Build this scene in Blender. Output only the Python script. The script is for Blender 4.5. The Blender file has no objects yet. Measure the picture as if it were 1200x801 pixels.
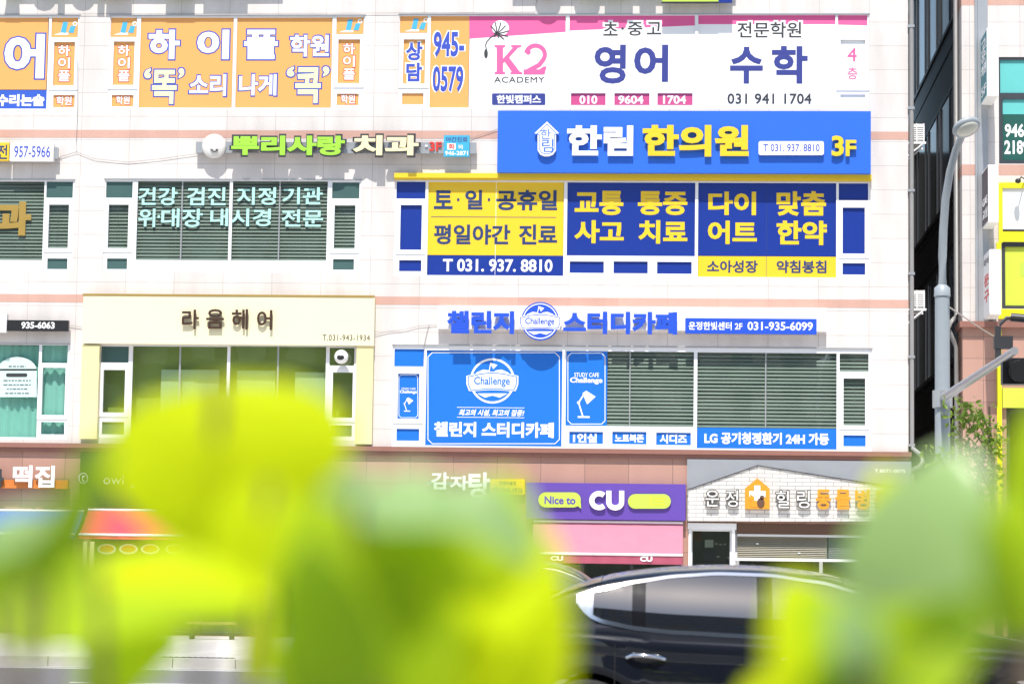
import bpy, bmesh, math, random
from mathutils import Vector, Matrix, noise
R = math.radians
rnd = random.Random(7)
sc = bpy.context.scene
col = sc.collection

# ------------------------------------------------------------------ camera
D, CAM_H, FPX = 61.2, 1.22, 3000.0            # metres to the facade, lens height, focal length in photo pixels
YAW, PITCH, ROLL = R(3.82), R(5.65), R(0.82)
CAM = Vector((0, -D, CAM_H))
_f = Vector((-math.sin(YAW)*math.cos(PITCH), math.cos(YAW)*math.cos(PITCH), math.sin(PITCH)))
_r0 = _f.cross(Vector((0, 0, 1))).normalized(); _u0 = _r0.cross(_f)
_r = _r0*math.cos(ROLL) + _u0*math.sin(ROLL); _u = _u0*math.cos(ROLL) - _r0*math.sin(ROLL)
cd = bpy.data.cameras.new('camera'); cam = bpy.data.objects.new('camera', cd); col.objects.link(cam)
cam.matrix_world = Matrix(((_r.x, _u.x, -_f.x, CAM.x), (_r.y, _u.y, -_f.y, CAM.y), (_r.z, _u.z, -_f.z, CAM.z), (0, 0, 0, 1)))
cd.sensor_width = 36; cd.lens = FPX/1200*36; cd.clip_start = .05; cd.clip_end = 3000
cd.dof.use_dof = True; cd.dof.focus_distance = 61.0; cd.dof.aperture_fstop = 4.7
sc.camera = cam

# ------------------------------------------------------------------ light
SUN_EL, SUN_AZ = R(61), R(3)
w = bpy.data.worlds.new('World'); sc.world = w; w.use_nodes = True
nt = w.node_tree; bg = nt.nodes['Background']
sky = nt.nodes.new('ShaderNodeTexSky'); sky.sky_type = 'NISHITA'; sky.sun_disc = False
sky.sun_elevation = SUN_EL; sky.sun_rotation = R(180) + SUN_AZ; sky.air_density = 1.2; sky.dust_density = 1.0; sky.ozone_density = 1.0
nt.links.new(sky.outputs[0], bg.inputs[0]); bg.inputs[1].default_value = .135
sl = bpy.data.lights.new('sun', 'SUN'); sl.energy = 4.7; sl.angle = R(.5); sl.color = (1, .95, .88)
so = bpy.data.objects.new('sun', sl); col.objects.link(so); so.rotation_euler = (R(90)-SUN_EL, 0, -SUN_AZ); so.location = (0, -60, 60)
sc.view_settings.view_transform = 'Standard'; sc.view_settings.look = 'None'; sc.view_settings.gamma = 1
sc.view_settings.exposure = 0.5; sc.view_settings.use_curve_mapping = False
sc.render.engine = 'CYCLES'; sc.cycles.max_bounces = 6; sc.cycles.transparent_max_bounces = 12
sc.cycles.use_denoising = True

# ------------------------------------------------------------------ surveying: photo pixel -> point on a plane
def ray(px, py): return _f + _r*((px-600)/FPX) - _u*((py-400.5)/FPX)
def fp(px, py, Y=0.):
    d = ray(px, py); t = (Y+D)/d.y
    return CAM + d*t
def onx(px, py, X):
    d = ray(px, py); return CAM + d*(X/d.x)
def rect(a, b, c, d, Y=0.):
    mx, my = (a+c)/2, (b+d)/2
    return fp(a, my, Y).x, fp(c, my, Y).x, fp(mx, d, Y).z, fp(mx, b, Y).z      # x0,x1,z0,z1

# ------------------------------------------------------------------ materials
def lin(v):
    v /= 255.
    return v/12.92 if v <= .04045 else ((v+.055)/1.055)**2.4
def C(r, g, b, k=1.): return (lin(r)*k, lin(g)*k, lin(b)*k, 1)
MATS = {}
def mat(name, c, rough=.6, var=.08, scale=3., bump=0., metal=0., coat=0., spec=.5, emit=None):
    m = bpy.data.materials.new(name); m.use_nodes = True; MATS[name] = m
    n = m.node_tree; b = n.nodes['Principled BSDF']
    b.inputs['Base Color'].default_value = c; b.inputs['Roughness'].default_value = rough; b.inputs['Metallic'].default_value = metal
    b.inputs['Coat Weight'].default_value = coat; b.inputs['Specular IOR Level'].default_value = spec
    if var or bump:
        tc = n.nodes.new('ShaderNodeTexCoord'); nz = n.nodes.new('ShaderNodeTexNoise'); nz.inputs['Scale'].default_value = scale; nz.inputs['Detail'].default_value = 6
        n.links.new(tc.outputs['Object'], nz.inputs['Vector'])
    if var:
        mx = n.nodes.new('ShaderNodeMix'); mx.data_type = 'RGBA'
        mx.inputs[6].default_value = tuple(x*(1-var) for x in c[:3])+(1,); mx.inputs[7].default_value = tuple(min(1, x*(1+var)) for x in c[:3])+(1,)
        n.links.new(nz.outputs[0], mx.inputs[0]); n.links.new(mx.outputs[2], b.inputs['Base Color'])
    if bump:
        bp = n.nodes.new('ShaderNodeBump'); bp.inputs['Strength'].default_value = bump; bp.inputs['Distance'].default_value = .02
        n.links.new(nz.outputs[0], bp.inputs['Height']); n.links.new(bp.outputs[0], b.inputs['Normal'])
    if emit: b.inputs['Emission Color'].default_value = c; b.inputs['Emission Strength'].default_value = emit
    return m
def tiled(name, c1, c2, mortar, bw, bh, msize, off=0., speck=.06, rough=.5, ox=0., oz=0., sscale=60., stain=.10):
    m = bpy.data.materials.new(name); m.use_nodes = True; n = m.node_tree; b = n.nodes['Principled BSDF']; b.inputs['Roughness'].default_value = rough
    N = n.nodes.new; L = n.links.new
    g = N('ShaderNodeNewGeometry'); s = N('ShaderNodeSeparateXYZ'); L(g.outputs['Position'], s.inputs[0])
    nrm = N('ShaderNodeSeparateXYZ'); L(g.outputs['Normal'], nrm.inputs[0])
    ab = N('ShaderNodeMath'); ab.operation = 'ABSOLUTE'; L(nrm.outputs[0], ab.inputs[0])
    gt = N('ShaderNodeMath'); gt.operation = 'GREATER_THAN'; L(ab.outputs[0], gt.inputs[0]); gt.inputs[1].default_value = .7
    mxx = N('ShaderNodeMix'); L(gt.outputs[0], mxx.inputs[0]); L(s.outputs[0], mxx.inputs[2]); L(s.outputs[1], mxx.inputs[3])
    cb = N('ShaderNodeCombineXYZ'); 
    ax = N('ShaderNodeMath'); L(mxx.outputs[0], ax.inputs[0]); ax.inputs[1].default_value = ox; L(ax.outputs[0], cb.inputs[0])
    az = N('ShaderNodeMath'); L(s.outputs[2], az.inputs[0]); az.inputs[1].default_value = oz; L(az.outputs[0], cb.inputs[1])
    br = N('ShaderNodeTexBrick'); br.offset = off; br.inputs['Scale'].default_value = 1; br.inputs['Brick Width'].default_value = bw; br.inputs['Row Height'].default_value = bh
    br.inputs['Mortar Size'].default_value = msize; br.inputs['Mortar Smooth'].default_value = .2; br.inputs['Color1'].default_value = c1; br.inputs['Color2'].default_value = c2; br.inputs['Mortar'].default_value = mortar
    L(cb.outputs[0], br.inputs['Vector'])
    nz = N('ShaderNodeTexNoise'); nz.inputs['Scale'].default_value = sscale; nz.inputs['Detail'].default_value = 3; L(g.outputs['Position'], nz.inputs['Vector'])
    n2 = N('ShaderNodeTexNoise'); n2.inputs['Scale'].default_value = 1.1; n2.inputs['Detail'].default_value = 8
    mp = N('ShaderNodeMapping'); mp.inputs['Scale'].default_value = (1.6, 1.6, .35); L(g.outputs['Position'], mp.inputs[0]); L(mp.outputs[0], n2.inputs['Vector'])
    r1 = N('ShaderNodeMapRange'); r1.inputs[1].default_value = .3; r1.inputs[2].default_value = .7; r1.inputs[3].default_value = 1-speck; r1.inputs[4].default_value = 1+speck; L(nz.outputs[0], r1.inputs[0])
    r2 = N('ShaderNodeMapRange'); r2.inputs[1].default_value = .35; r2.inputs[2].default_value = .75; r2.inputs[3].default_value = 1.; r2.inputs[4].default_value = 1-stain; L(n2.outputs[0], r2.inputs[0])
    mm = N('ShaderNodeMath'); mm.operation = 'MULTIPLY'; L(r1.outputs[0], mm.inputs[0]); L(r2.outputs[0], mm.inputs[1])
    vm = N('ShaderNodeVectorMath'); vm.operation = 'SCALE'; L(br.outputs['Color'], vm.inputs[0]); L(mm.outputs[0], vm.inputs['Scale'])
    L(vm.outputs[0], b.inputs['Base Color'])
    bp = N('ShaderNodeBump'); bp.invert = True; bp.inputs['Strength'].default_value = .3; bp.inputs['Distance'].default_value = .01; L(br.outputs['Fac'], bp.inputs['Height']); L(bp.outputs[0], b.inputs['Normal'])
    MATS[name] = m; return m
def glass(name, tint, refl=.10, rough=.02):
    m = bpy.data.materials.new(name); m.use_nodes = True; n = m.node_tree; n.nodes.clear()
    o = n.nodes.new('ShaderNodeOutputMaterial'); t = n.nodes.new('ShaderNodeBsdfTransparent'); g = n.nodes.new('ShaderNodeBsdfGlossy'); mx = n.nodes.new('ShaderNodeMixShader')
    lw = n.nodes.new('ShaderNodeLayerWeight'); lw.inputs[0].default_value = .5
    pw = n.nodes.new('ShaderNodeMath'); pw.operation = 'POWER'; pw.inputs[1].default_value = 4; n.links.new(lw.outputs['Facing'], pw.inputs[0])
    ad = n.nodes.new('ShaderNodeMath'); ad.inputs[1].default_value = refl; n.links.new(pw.outputs[0], ad.inputs[0])
    tc = n.nodes.new('ShaderNodeTexCoord'); nz = n.nodes.new('ShaderNodeTexNoise'); nz.inputs['Scale'].default_value = .8; bp = n.nodes.new('ShaderNodeBump'); bp.inputs['Strength'].default_value = .05; bp.inputs['Distance'].default_value = .05
    n.links.new(tc.outputs['Object'], nz.inputs['Vector']); n.links.new(nz.outputs[0], bp.inputs['Height']); n.links.new(bp.outputs[0], g.inputs['Normal'])
    t.inputs[0].default_value = tint; g.inputs[0].default_value = (.9, .97, .95, 1); g.inputs['Roughness'].default_value = rough
    n.links.new(ad.outputs[0], mx.inputs[0]); n.links.new(t.outputs[0], mx.inputs[1]); n.links.new(g.outputs[0], mx.inputs[2]); n.links.new(mx.outputs[0], o.inputs[0])
    MATS[name] = m; return m

tiled('wall_tile', (.67, .625, .595, 1), (.635, .59, .56, 1), (.44, .40, .375, 1), 1.2, .585, .007, 0, .04, .45, .35, .10, 25, .20)
tiled('granite', (.44, .255, .20, 1), (.37, .205, .158, 1), (.2, .13, .10, 1), 1.05, .52, .008, 0, .13, .5, .2, .3, 70)
tiled('granite_band', (.55, .335, .27, 1), (.50, .295, .235, 1), (.45, .28, .22, 1), 1.2, 9., .006, 0, .10, .5, .35, 3., 70)
tiled('brick_white', (.72, .70, .66, 1), (.62, .60, .57, 1), (.36, .34, .32, 1), .36, .095, .012, .5, .05, .7, 0, 0, 30)
tiled('paving', (.62, .60, .57, 1), (.56, .54, .52, 1), (.35, .34, .33, 1), .6, .6, .01, .5, .06, .8, 0, 0, 40)
mat('kerb_stone', (.52, .50, .48, 1), .8, .15, 8, .2)
mat('gutter', (.42, .41, .39, 1), .85, .15, 6, .2)
mat('dim_pane', (.06, .115, .11, 1), .12, .15, 1.5)
mat('ledge', (.24, .11, .085, 1), .5, .12, 6)
mat('asphalt', (.15, .15, .152, 1), .85, .2, 30, .3)
mat('road_paint', (.75, .75, .73, 1), .7, .1, 12)
mat('grey_shell', (.30, .29, .28, 1), .7, .1)
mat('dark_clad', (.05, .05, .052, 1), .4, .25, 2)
mat('interior', (.34, .34, .31, 1), .9, .1)
mat('roofing', (.22, .22, .21, 1), .9, .1)
mat('white_frame', (.74, .75, .77, 1), .35, .04)
mat('dark_frame', (.045, .05, .06, 1), .35, .1)
mat('alu', (.45, .46, .47, 1), .35, .08, metal=.6)
mat('black', (.012, .012, .014, 1), .4, .1)
mat('dark_grey', (.035, .036, .04, 1), .45, .1)
mat('pole_grey', (.30, .335, .36, 1), .4, .08, 5)
mat('pipe_grey', (.24, .235, .23, 1), .45, .12)
mat('white', (.80, .80, .80, 1), .45, .03)
mat('white_sheet', (.76, .76, .75, 1), .5, .05)
mat('cream', C(255, 246, 205, .74), .5, .04, 1.5)
mat('cream_post', C(252, 240, 180, .68), .5, .05, 1.5)
mat('orange', C(255, 182, 102, .72), .5, .04, 1.2)
mat('orange_dk', C(238, 170, 98, .7), .5, .03)
mat('blue_text', C(62, 88, 208, .64), .5, .03)
mat('blue_bar', C(52, 102, 220, .64), .5, .03)
mat('logo_blue', C(75, 190, 240, .7), .5, 0)
mat('pale_yellow', C(252, 250, 190, .78), .5, 0)
mat('pink', C(255, 108, 172, .68), .5, .04)
mat('pink_dk', C(228, 85, 148, .66), .5, .04)
mat('violet', C(58, 70, 160, .6), .5, .03)
mat('ink', C(60, 62, 66, .7), .5, .03)
mat('sign_blue', C(48, 122, 250, .62), .42, .05, 1.0, .03)
mat('navy', C(22, 60, 165, .62), .35, .05, 1.2)
mat('navy_ink', C(40, 64, 120, .65), .5, .03)
mat('yellow', C(255, 214, 44, .72), .42, .03, 1.2)
mat('ledge_yellow', C(250, 214, 50, .74), .42, .04)
mat('lime', C(170, 240, 70, .72), .45, .03)
mat('cream_letter', C(255, 240, 190, .76), .45, .03)
mat('red', C(235, 60, 50, .7), .5, .03)
mat('cyan_plate', C(70, 190, 230, .66), .45, .04)
mat('chal_blue', C(20, 128, 242, .64), .42, .04, 1.2, .03)
mat('chal_letter', C(38, 92, 228, .64), .42, .04)
mat('aqua', C(190, 250, 240, .72), .5, 0)
mat('gold', C(176, 146, 70, .7), .4, .1)
mat('brown_letter', C(84, 58, 40, .5), .4, .1)
mat('purple', C(112, 80, 190, .62), .45, .06, 1.5, .03)
mat('cu_lime', C(206, 240, 90, .72), .4, .03)
mat('fabric_pink', C(226, 138, 160, .6), .8, .10, 2.5, .3)
mat('fabric_maroon', C(196, 92, 118, .6), .8, .10, 2.5, .3)
mat('fabric_red', C(246, 70, 90, .74), .8, .10, 2.5, .3)
mat('fabric_blue', C(72, 120, 225, .62), .8, .1, 2.5, .3)
mat('green_panel', C(45, 66, 44, .6), .5, .12)
mat('orange_plank', C(240, 140, 60, .62), .5, .12, 6)
mat('pet_orange', C(244, 166, 40, .68), .45, .04)
mat('gable_grey', C(172, 176, 182, .62), .4, .08)
mat('letter_grey', C(104, 98, 88, .6), .4, .05)
mat('brown_header', C(120, 84, 62, .55), .55, .15, 6)
mat('shutter', C(190, 184, 166, .85), .45, .1)
mat('teal', C(40, 150, 165, .62), .5, .05)
mat('teal_dk', C(20, 100, 90, .6), .5, .05)
mat('film_cyan', C(120, 225, 222, .62), .4, .05)
mat('lime_film', C(225, 240, 80, .7), .45, .05)
mat('bright_yellow', C(250, 240, 30, .72), .45, .04)
mat('sign_brown', C(86, 76, 92, .6), .5, .1)
mat('salon_glow_panel', (.56, .62, .15, 1), .8, .15, 2)
mat('curtain', C(190, 250, 240, .95), .85, .05)
mat('slat', (.36, .37, .335, 1), .5, .30, 1.2)
mat('side_glass', (.13, .15, .155, 1), .14, .2, .6)
mat('gloss_black', (.008, .008, .010, 1), .06, 0)
mat('screen', (.74, .85, .52, 1), .8, .05)
mat('poster_paper', C(215, 245, 240, .72), .6, .05)
mat('food', C(226, 120, 60, .9), .6, .3, 30)
mat('bark', (.11, .085, .06, 1), .85, .3, 20, .4)
mat('chrome', (.85, .86, .88, 1), .12, 0, metal=1)
mat('rubber', (.015, .015, .015, 1), .8, .1)
mat('tail_red', (.35, .01, .012, 1), .2, .05, coat=1)
mat('lamp_lens', (.55, .55, .48, 1), .25, .1)
mat('plastic_white', (.62, .61, .58, 1), .45, .06)
mat('car_black', (.005, .007, .013, 1), .3, 0, coat=1.0, spec=.1)
mat('car_grey', (.05, .055, .065, 1), .25, 0, coat=1.0)
mat('tower_wall', (.13, .125, .12, 1), .85, .15, 2)
mat('concrete', (.38, .37, .35, 1), .85, .15, 2, .1)
mat('wood', (.26, .16, .09, 1), .7, .25, 12)
glass('window_glass', (.62, .71, .67, 1), .14)
glass('shop_glass', (.55, .62, .58, 1), .08)
def carglass():
    m = mat('car_glass', (.006, .007, .009, 1), .025, 0); m.node_tree.nodes['Principled BSDF'].inputs['IOR'].default_value = 2.6; return m
carglass()
def leafmat(name, c, tr, gloss=.35, spec=.5):
    m = bpy.data.materials.new(name); m.use_nodes = True; n = m.node_tree; N = n.nodes.new; L = n.links.new
    b = n.nodes['Principled BSDF']; o = n.nodes['Material Output']
    tc = N('ShaderNodeTexCoord'); nz = N('ShaderNodeTexNoise'); nz.inputs['Scale'].default_value = 22; nz.inputs['Detail'].default_value = 4; L(tc.outputs['Object'], nz.inputs['Vector'])
    mx = N('ShaderNodeMix'); mx.data_type = 'RGBA'; mx.inputs[6].default_value = tuple(x*.72 for x in c)+(1,); mx.inputs[7].default_value = tuple(x*1.25 for x in c)+(1,)
    L(nz.outputs[0], mx.inputs[0]); L(mx.outputs[2], b.inputs['Base Color'])
    b.inputs['Roughness'].default_value = gloss; b.inputs['Specular IOR Level'].default_value = spec
    t = N('ShaderNodeBsdfTranslucent'); t.inputs[0].default_value = tuple(tr)+(1,)
    ms = N('ShaderNodeMixShader'); ms.inputs[0].default_value = .5
    L(b.outputs[0], ms.inputs[1]); L(t.outputs[0], ms.inputs[2]); L(ms.outputs[0], o.inputs[0]); MATS[name] = m
leafmat('leaf_bright', (.52, .64, .007), (.84, .92, .007), .6, .12)
leafmat('leaf_mid', (.33, .48, .012), (.55, .74, .012), .55, .2)
leafmat('leaf_dark', (.16, .27, .006), (.28, .44, .006), .5, .25)
leafmat('leaf_sheen', (.30, .46, .20), (.42, .62, .16), .32, .9)  # sky sheen is mixed into the pale mint base colour
leafmat('leaf_tree', (.16, .26, .04), (.25, .36, .04), .5)

# ------------------------------------------------------------------ mesh builder
def text_data(body, bold, res=3, spacing=1.):
    c = bpy.data.curves.new('tmp', 'FONT'); c.body = body; c.size = 1; c.bevel_depth = bold; c.bevel_resolution = 0; c.resolution_u = res
    c.space_character = spacing; c.align_x = 'CENTER'
    o = bpy.data.objects.new('tmp', c); col.objects.link(o)
    dg = bpy.context.evaluated_depsgraph_get(); dg.update()
    me = bpy.data.meshes.new_from_object(o.evaluated_get(dg))
    vs = [v.co.copy() for v in me.vertices]; fs = [tuple(p.vertices) for p in me.polygons]
    bpy.data.objects.remove(o); bpy.data.curves.remove(c); bpy.data.meshes.remove(me)
    return vs, fs
class MB:
    def __init__(s): s.v = []; s.f = []; s.m = []; s.names = []; s.sm = []; s.cuts = []; s.last = None
    def mi(s, m):
        if m not in s.names: s.names.append(m)
        return s.names.index(m)
    def cut(s, name): s.cuts.append((len(s.v), len(s.f), name)); s.last = None
    def add(s, vs, fs, m, smooth=False):
        k = len(s.v); i = s.mi(m)
        s.v += [tuple(v) for v in vs]; s.f += [tuple(x+k for x in f) for f in fs]; s.m += [i]*len(fs); s.sm += [smooth]*len(fs)
    def box(s, x0, x1, y0, y1, z0, z1, m):
        x0, x1 = min(x0, x1), max(x0, x1); y0, y1 = min(y0, y1), max(y0, y1); z0, z1 = min(z0, z1), max(z0, z1)
        v = [(x0,y0,z0),(x1,y0,z0),(x1,y1,z0),(x0,y1,z0),(x0,y0,z1),(x1,y0,z1),(x1,y1,z1),(x0,y1,z1)]
        s.add(v, [(3,2,1,0),(4,5,6,7),(0,1,5,4),(1,2,6,5),(2,3,7,6),(3,0,4,7)], m)
    def pbox(s, r, ya, yb, m):                       # pixel rect surveyed on the front plane ya
        x0, x1, z0, z1 = rect(*r, ya); s.box(x0, x1, ya, yb, z0, z1, m)
    def prism(s, pts, y0, y1, m):                    # polygon in XZ between y0 (front) and y1
        n = len(pts); v = [(x, y0, z) for x, z in pts]+[(x, y1, z) for x, z in pts]
        a = sum(pts[i][0]*pts[(i+1)%n][1]-pts[(i+1)%n][0]*pts[i][1] for i in range(n))
        ix = list(range(n)) if a > 0 else list(range(n))[::-1]
        fs = [tuple(ix), tuple(i+n for i in ix[::-1])]+[(ix[(k+1)%n], ix[k], ix[k]+n, ix[(k+1)%n]+n) for k in range(n)]
        s.add(v, fs, m)
    def pprism(s, pts, ya, yb, m): s.prism([((p := fp(x, y, ya)).x, p.z) for x, y in pts], ya, yb, m)
    def pdisc(s, cx, cy, rx, ry, ya, yb, m, n=40):
        s.pprism([(cx+rx*math.cos(2*math.pi*i/n), cy+ry*math.sin(2*math.pi*i/n)) for i in range(n)], ya, yb, m)
    def prr(s, r, rad, ya, yb, m, n=6):
        a, b, c, d = r; pts = []
        for (qx, qy, t0) in ((c-rad, d-rad, 0), (a+rad, d-rad, 90), (a+rad, b+rad, 180), (c-rad, b+rad, 270)):
            for i in range(n+1):
                t = R(t0+90*i/n); pts.append((qx+rad*math.cos(t), qy+rad*math.sin(t)))
        s.pprism(pts, ya, yb, m)
    def pstroke(s, pts, wpx, ya, yb, m, closed=False):   # a drawn line of pixel width, as one ribbon
        n = len(pts); L, Rr = [], []
        for i in range(n):
            p = Vector(pts[i]); a = Vector(pts[(i-1) % n] if (i or closed) else pts[i]); b = Vector(pts[(i+1) % n] if (i < n-1 or closed) else pts[i])
            t1 = (p-a); t2 = (b-p)
            if t1.length == 0: t1 = t2
            if t2.length == 0: t2 = t1
            n1 = Vector((-t1.y, t1.x)).normalized(); n2 = Vector((-t2.y, t2.x)).normalized(); nn = (n1+n2)
            nn = nn.normalized() if nn.length > 1e-6 else n1
            k = wpx/2/max(.4, nn.dot(n1)); L.append(p+nn*k); Rr.append(p-nn*k)
        for i in range(n if closed else n-1):
            j = (i+1) % n; s.pprism([tuple(L[i]), tuple(L[j]), tuple(Rr[j]), tuple(Rr[i])], ya, yb, m)
    def tube(s, path, rad, m, n=10, caps=True):
        P = [Vector(p) for p in path]; rr = rad if isinstance(rad, (list, tuple)) else [rad]*len(P); vs = []
        for i, p in enumerate(P):
            t = (P[min(i+1, len(P)-1)]-P[max(i-1, 0)]).normalized(); a = t.cross(Vector((0, 0, 1)))
            if a.length < .05: a = t.cross(Vector((1, 0, 0)))
            a.normalize(); b = t.cross(a)
            vs += [p+(a*math.cos(2*math.pi*k/n)+b*math.sin(2*math.pi*k/n))*rr[i] for k in range(n)]
        fs = [(i*n+k, i*n+(k+1) % n, (i+1)*n+(k+1) % n, (i+1)*n+k) for i in range(len(P)-1) for k in range(n)]
        s.add(vs, fs, m, True)
        if caps:
            s.add(vs[:n], [tuple(range(n))[::-1]], m); s.add(vs[-n:], [tuple(range(n))], m)
    def ell(s, c, r, m, nu=20, nv=12, M=None):
        vs = []; M = M or Matrix.Identity(3)
        for j in range(nv+1):
            th = math.pi*j/nv
            for i in range(nu):
                ph = 2*math.pi*i/nu; vs.append(Vector(c)+M @ Vector((r[0]*math.sin(th)*math.cos(ph), r[1]*math.sin(th)*math.sin(ph), r[2]*math.cos(th))))
        s.add(vs, [(j*nu+i, (j+1)*nu+i, (j+1)*nu+(i+1) % nu, j*nu+(i+1) % nu) for j in range(nv) for i in range(nu)], m, True)
    def text(s, body, r, ya, depth, m, bold=.03, shear=0., grow=0., spacing=1., res=3, rot=None):
        """lettering fitted to pixel rect r, front face at ya, running back by depth; grow (px) is an outline's extra margin"""
        vs, fs = text_data(body, bold, res, spacing)
        if not vs: return
        if s.last != body: s.cut('lettering')
        s.last = body
        xs = [v.x for v in vs]; ys = [v.y for v in vs]; x0, x1, y0, y1 = min(xs), max(xs), min(ys), max(ys)
        a, b, c, d = r[0]-grow, r[1]-grow, r[2]+grow, r[3]+grow
        X0, X1, Z0, Z1 = rect(a, b, c, d, ya); out = []
        for v in vs:
            u = (v.x-x0)/(x1-x0); t = (v.y-y0)/(y1-y0)
            zz = v.z
            y = ya if zz > bold*.5 else (ya+min(.002, depth*.3) if zz > -bold*.5 else ya+depth)
            out.append((X0+u*(X1-X0)+shear*(t-.5)*(Z1-Z0), y, Z0+t*(Z1-Z0)))
        s.add(out, fs, m)
    def pieces(s, parent):
        """one object for every piece begun with cut()"""
        cs = s.cuts+[(len(s.v), len(s.f), '')]
        if cs[0][1] > 0: cs = [(0, 0, 'lettering')]+cs
        for (v0, f0, nm), (v1, f1, _) in zip(cs, cs[1:]):
            if f1 == f0: continue
            q = MB(); q.v = s.v[v0:v1]; q.f = [tuple(i-v0 for i in f) for f in s.f[f0:f1]]; q.sm = s.sm[f0:f1]; mm = s.m[f0:f1]
            q.names = [n for i, n in enumerate(s.names) if i in mm]; q.m = [q.names.index(s.names[i]) for i in mm]; q.build(nm, parent)
    def build(s, name, parent=None, wd=False):
        if name == 'lettering' and s.cuts: return s.pieces(parent)
        s.cuts = []
        me = bpy.data.meshes.new(name); me.from_pydata(s.v, [], s.f)
        for n in s.names: me.materials.append(MATS[n])
        me.polygons.foreach_set('material_index', s.m); me.polygons.foreach_set('use_smooth', s.sm); me.update()
        o = bpy.data.objects.new(name, me); col.objects.link(o)
        if parent:
            o.parent = parent; P = Vector((0, 0, 0)); q = parent
            while q: P += Vector(q.location); q = q.parent
            o.location = -P                           # parents are never rotated: world coordinates kept
        return o
def thing(name, label, cat, loc=(0, 0, 0), group=None):
    o = bpy.data.objects.new(name, None); o.empty_display_size = .3; col.objects.link(o); o.location = loc
    o['label'] = label; o['category'] = cat
    if group: o['group'] = group
    return o
def tag(o, label, cat, group=None):
    o['label'] = label; o['category'] = cat
    if group: o['group'] = group
    return o
def holes(b, outer, hs, y0, y1, m, mrev=None):
    """panel outer=(x0,x1,z0,z1) at plane y0 with rectangular holes; reveals back to y1"""
    xs = sorted({round(v, 4) for v in [outer[0], outer[1]]+[h[i] for h in hs for i in (0, 1)] if outer[0] <= v <= outer[1]})
    zs = sorted({round(v, 4) for v in [outer[2], outer[3]]+[h[i] for h in hs for i in (2, 3)] if outer[2] <= v <= outer[3]})
    for j in range(len(zs)-1):
        i = 0; zc = (zs[j]+zs[j+1])/2
        def solid(i): xc = (xs[i]+xs[i+1])/2; return not any(h[0] < xc < h[1] and h[2] < zc < h[3] for h in hs)
        while i < len(xs)-1:
            if not solid(i): i += 1; continue
            k = i
            while k < len(xs)-1 and solid(k): k += 1
            b.add([(xs[i], y0, zs[j]), (xs[k], y0, zs[j]), (xs[k], y0, zs[j+1]), (xs[i], y0, zs[j+1])], [(0, 1, 2, 3)], m); i = k
    for h in hs:
        x0, x1, z0, z1 = h; v = [(x0,y0,z0),(x1,y0,z0),(x1,y0,z1),(x0,y0,z1),(x0,y1,z0),(x1,y1,z0),(x1,y1,z1),(x0,y1,z1)]
        b.add(v, [(1,0,4,5),(2,1,5,6),(3,2,6,7),(0,3,7,4)], mrev or m)

# ------------------------------------------------------------------ ground
def sheet(name, x0, x1, y0, y1, z, m, kind=True):
    b = MB(); b.add([(x0, y0, z), (x1, y0, z), (x1, y1, z), (x0, y1, z)], [(0, 1, 2, 3)], m); o = b.build(name)
    if kind: o['kind'] = 'structure'
    return o
KERB_Y = -D+40.5
sheet('ground', -900, 900, -900, 900, -.03, 'concrete')
sheet('road', -300, 300, -D+3.5, KERB_Y-.15, 0, 'asphalt')
b = MB(); b.box(-120, 120, KERB_Y, 1., -.02, .15, 'paving'); o = b.build('pavement'); o['kind'] = 'structure'
b = MB()
for i in range(-60, 60): b.box(i*1.0+.005, i*1.0+.995, KERB_Y-.15, KERB_Y-.003, -.02, .155, 'kerb_stone')
b.build('kerb')['kind'] = 'structure'
sheet('gutter', -120, 120, KERB_Y-.75, KERB_Y-.15, .004, 'gutter')
b = MB()
b.box(-120, 120, KERB_Y-1.15, KERB_Y-.95, .001, .005, 'road_paint')
for k in range(-12, 12):
    for yy in (-D+14.0, -D+20.6, -D+33.5): b.box(k*8., k*8.+3, yy-.07, yy+.07, .001, .005, 'road_paint')
b.box(-120, 120, -D+26.9, -D+27.05, .001, .005, 'road_paint'); b.box(-120, 120, -D+27.25, -D+27.4, .001, .005, 'road_paint')
b.build('lane_markings')['kind'] = 'structure'
b = MB(); b.box(-120, 120, -D-4, -D+3.3, -.02, .13, 'paving'); b.build('near_pavement')['kind'] = 'structure'

# ------------------------------------------------------------------ the office building
XL, XR, TOP, BACK = -34., fp(1064.5, 300).x, 27.5, 17.
B = thing('office_building', 'pale tiled commercial building with pink granite bands covered in shop signs', 'building', ((XL+XR)/2, 8, .15))
LEDGE_T, LEDGE_B = fp(600, 524.8).z, fp(600, 535).z
WIN = {   # opening rects in photo pixels
 'a': (-170, 18, 92, 128), 'b': (127.5, 18, 427, 128), 'c': (467, 16.5, 1018.5, 127.5),
 'd': (-170, 210, 86, 319), 'e': (121.5, 210, 422.5, 319), 'f': (461.5, 211.5, 1020, 325),
 'g': (-170, 402, 80, 513), 'h': (115.5, 403.5, 417, 514), 'i': (459.5, 406, 1021.5, 526.5)}
OPEN = {k: rect(*v) for k, v in WIN.items()}
SHOP = {'rice': (-170, 600, 84, 751), 'chicken': (104, 600, 300, 751), 'soup': (318, 590, 604, 752), 'store': (622, 612, 798, 753), 'vet': (808, 614, 1052, 755)}
SOPEN = {k: (lambda r: (r[0], r[1], .16, r[3]))(rect(*v)) for k, v in SHOP.items()}
b = MB()
holes(b, (XL, XR, LEDGE_T, TOP), list(OPEN.values()), 0, .22, 'wall_tile')
b.add([(XR, 0, .15), (XR, BACK, .15), (XR, BACK, TOP), (XR, 0, TOP)], [(0, 1, 2, 3)], 'wall_tile')
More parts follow.
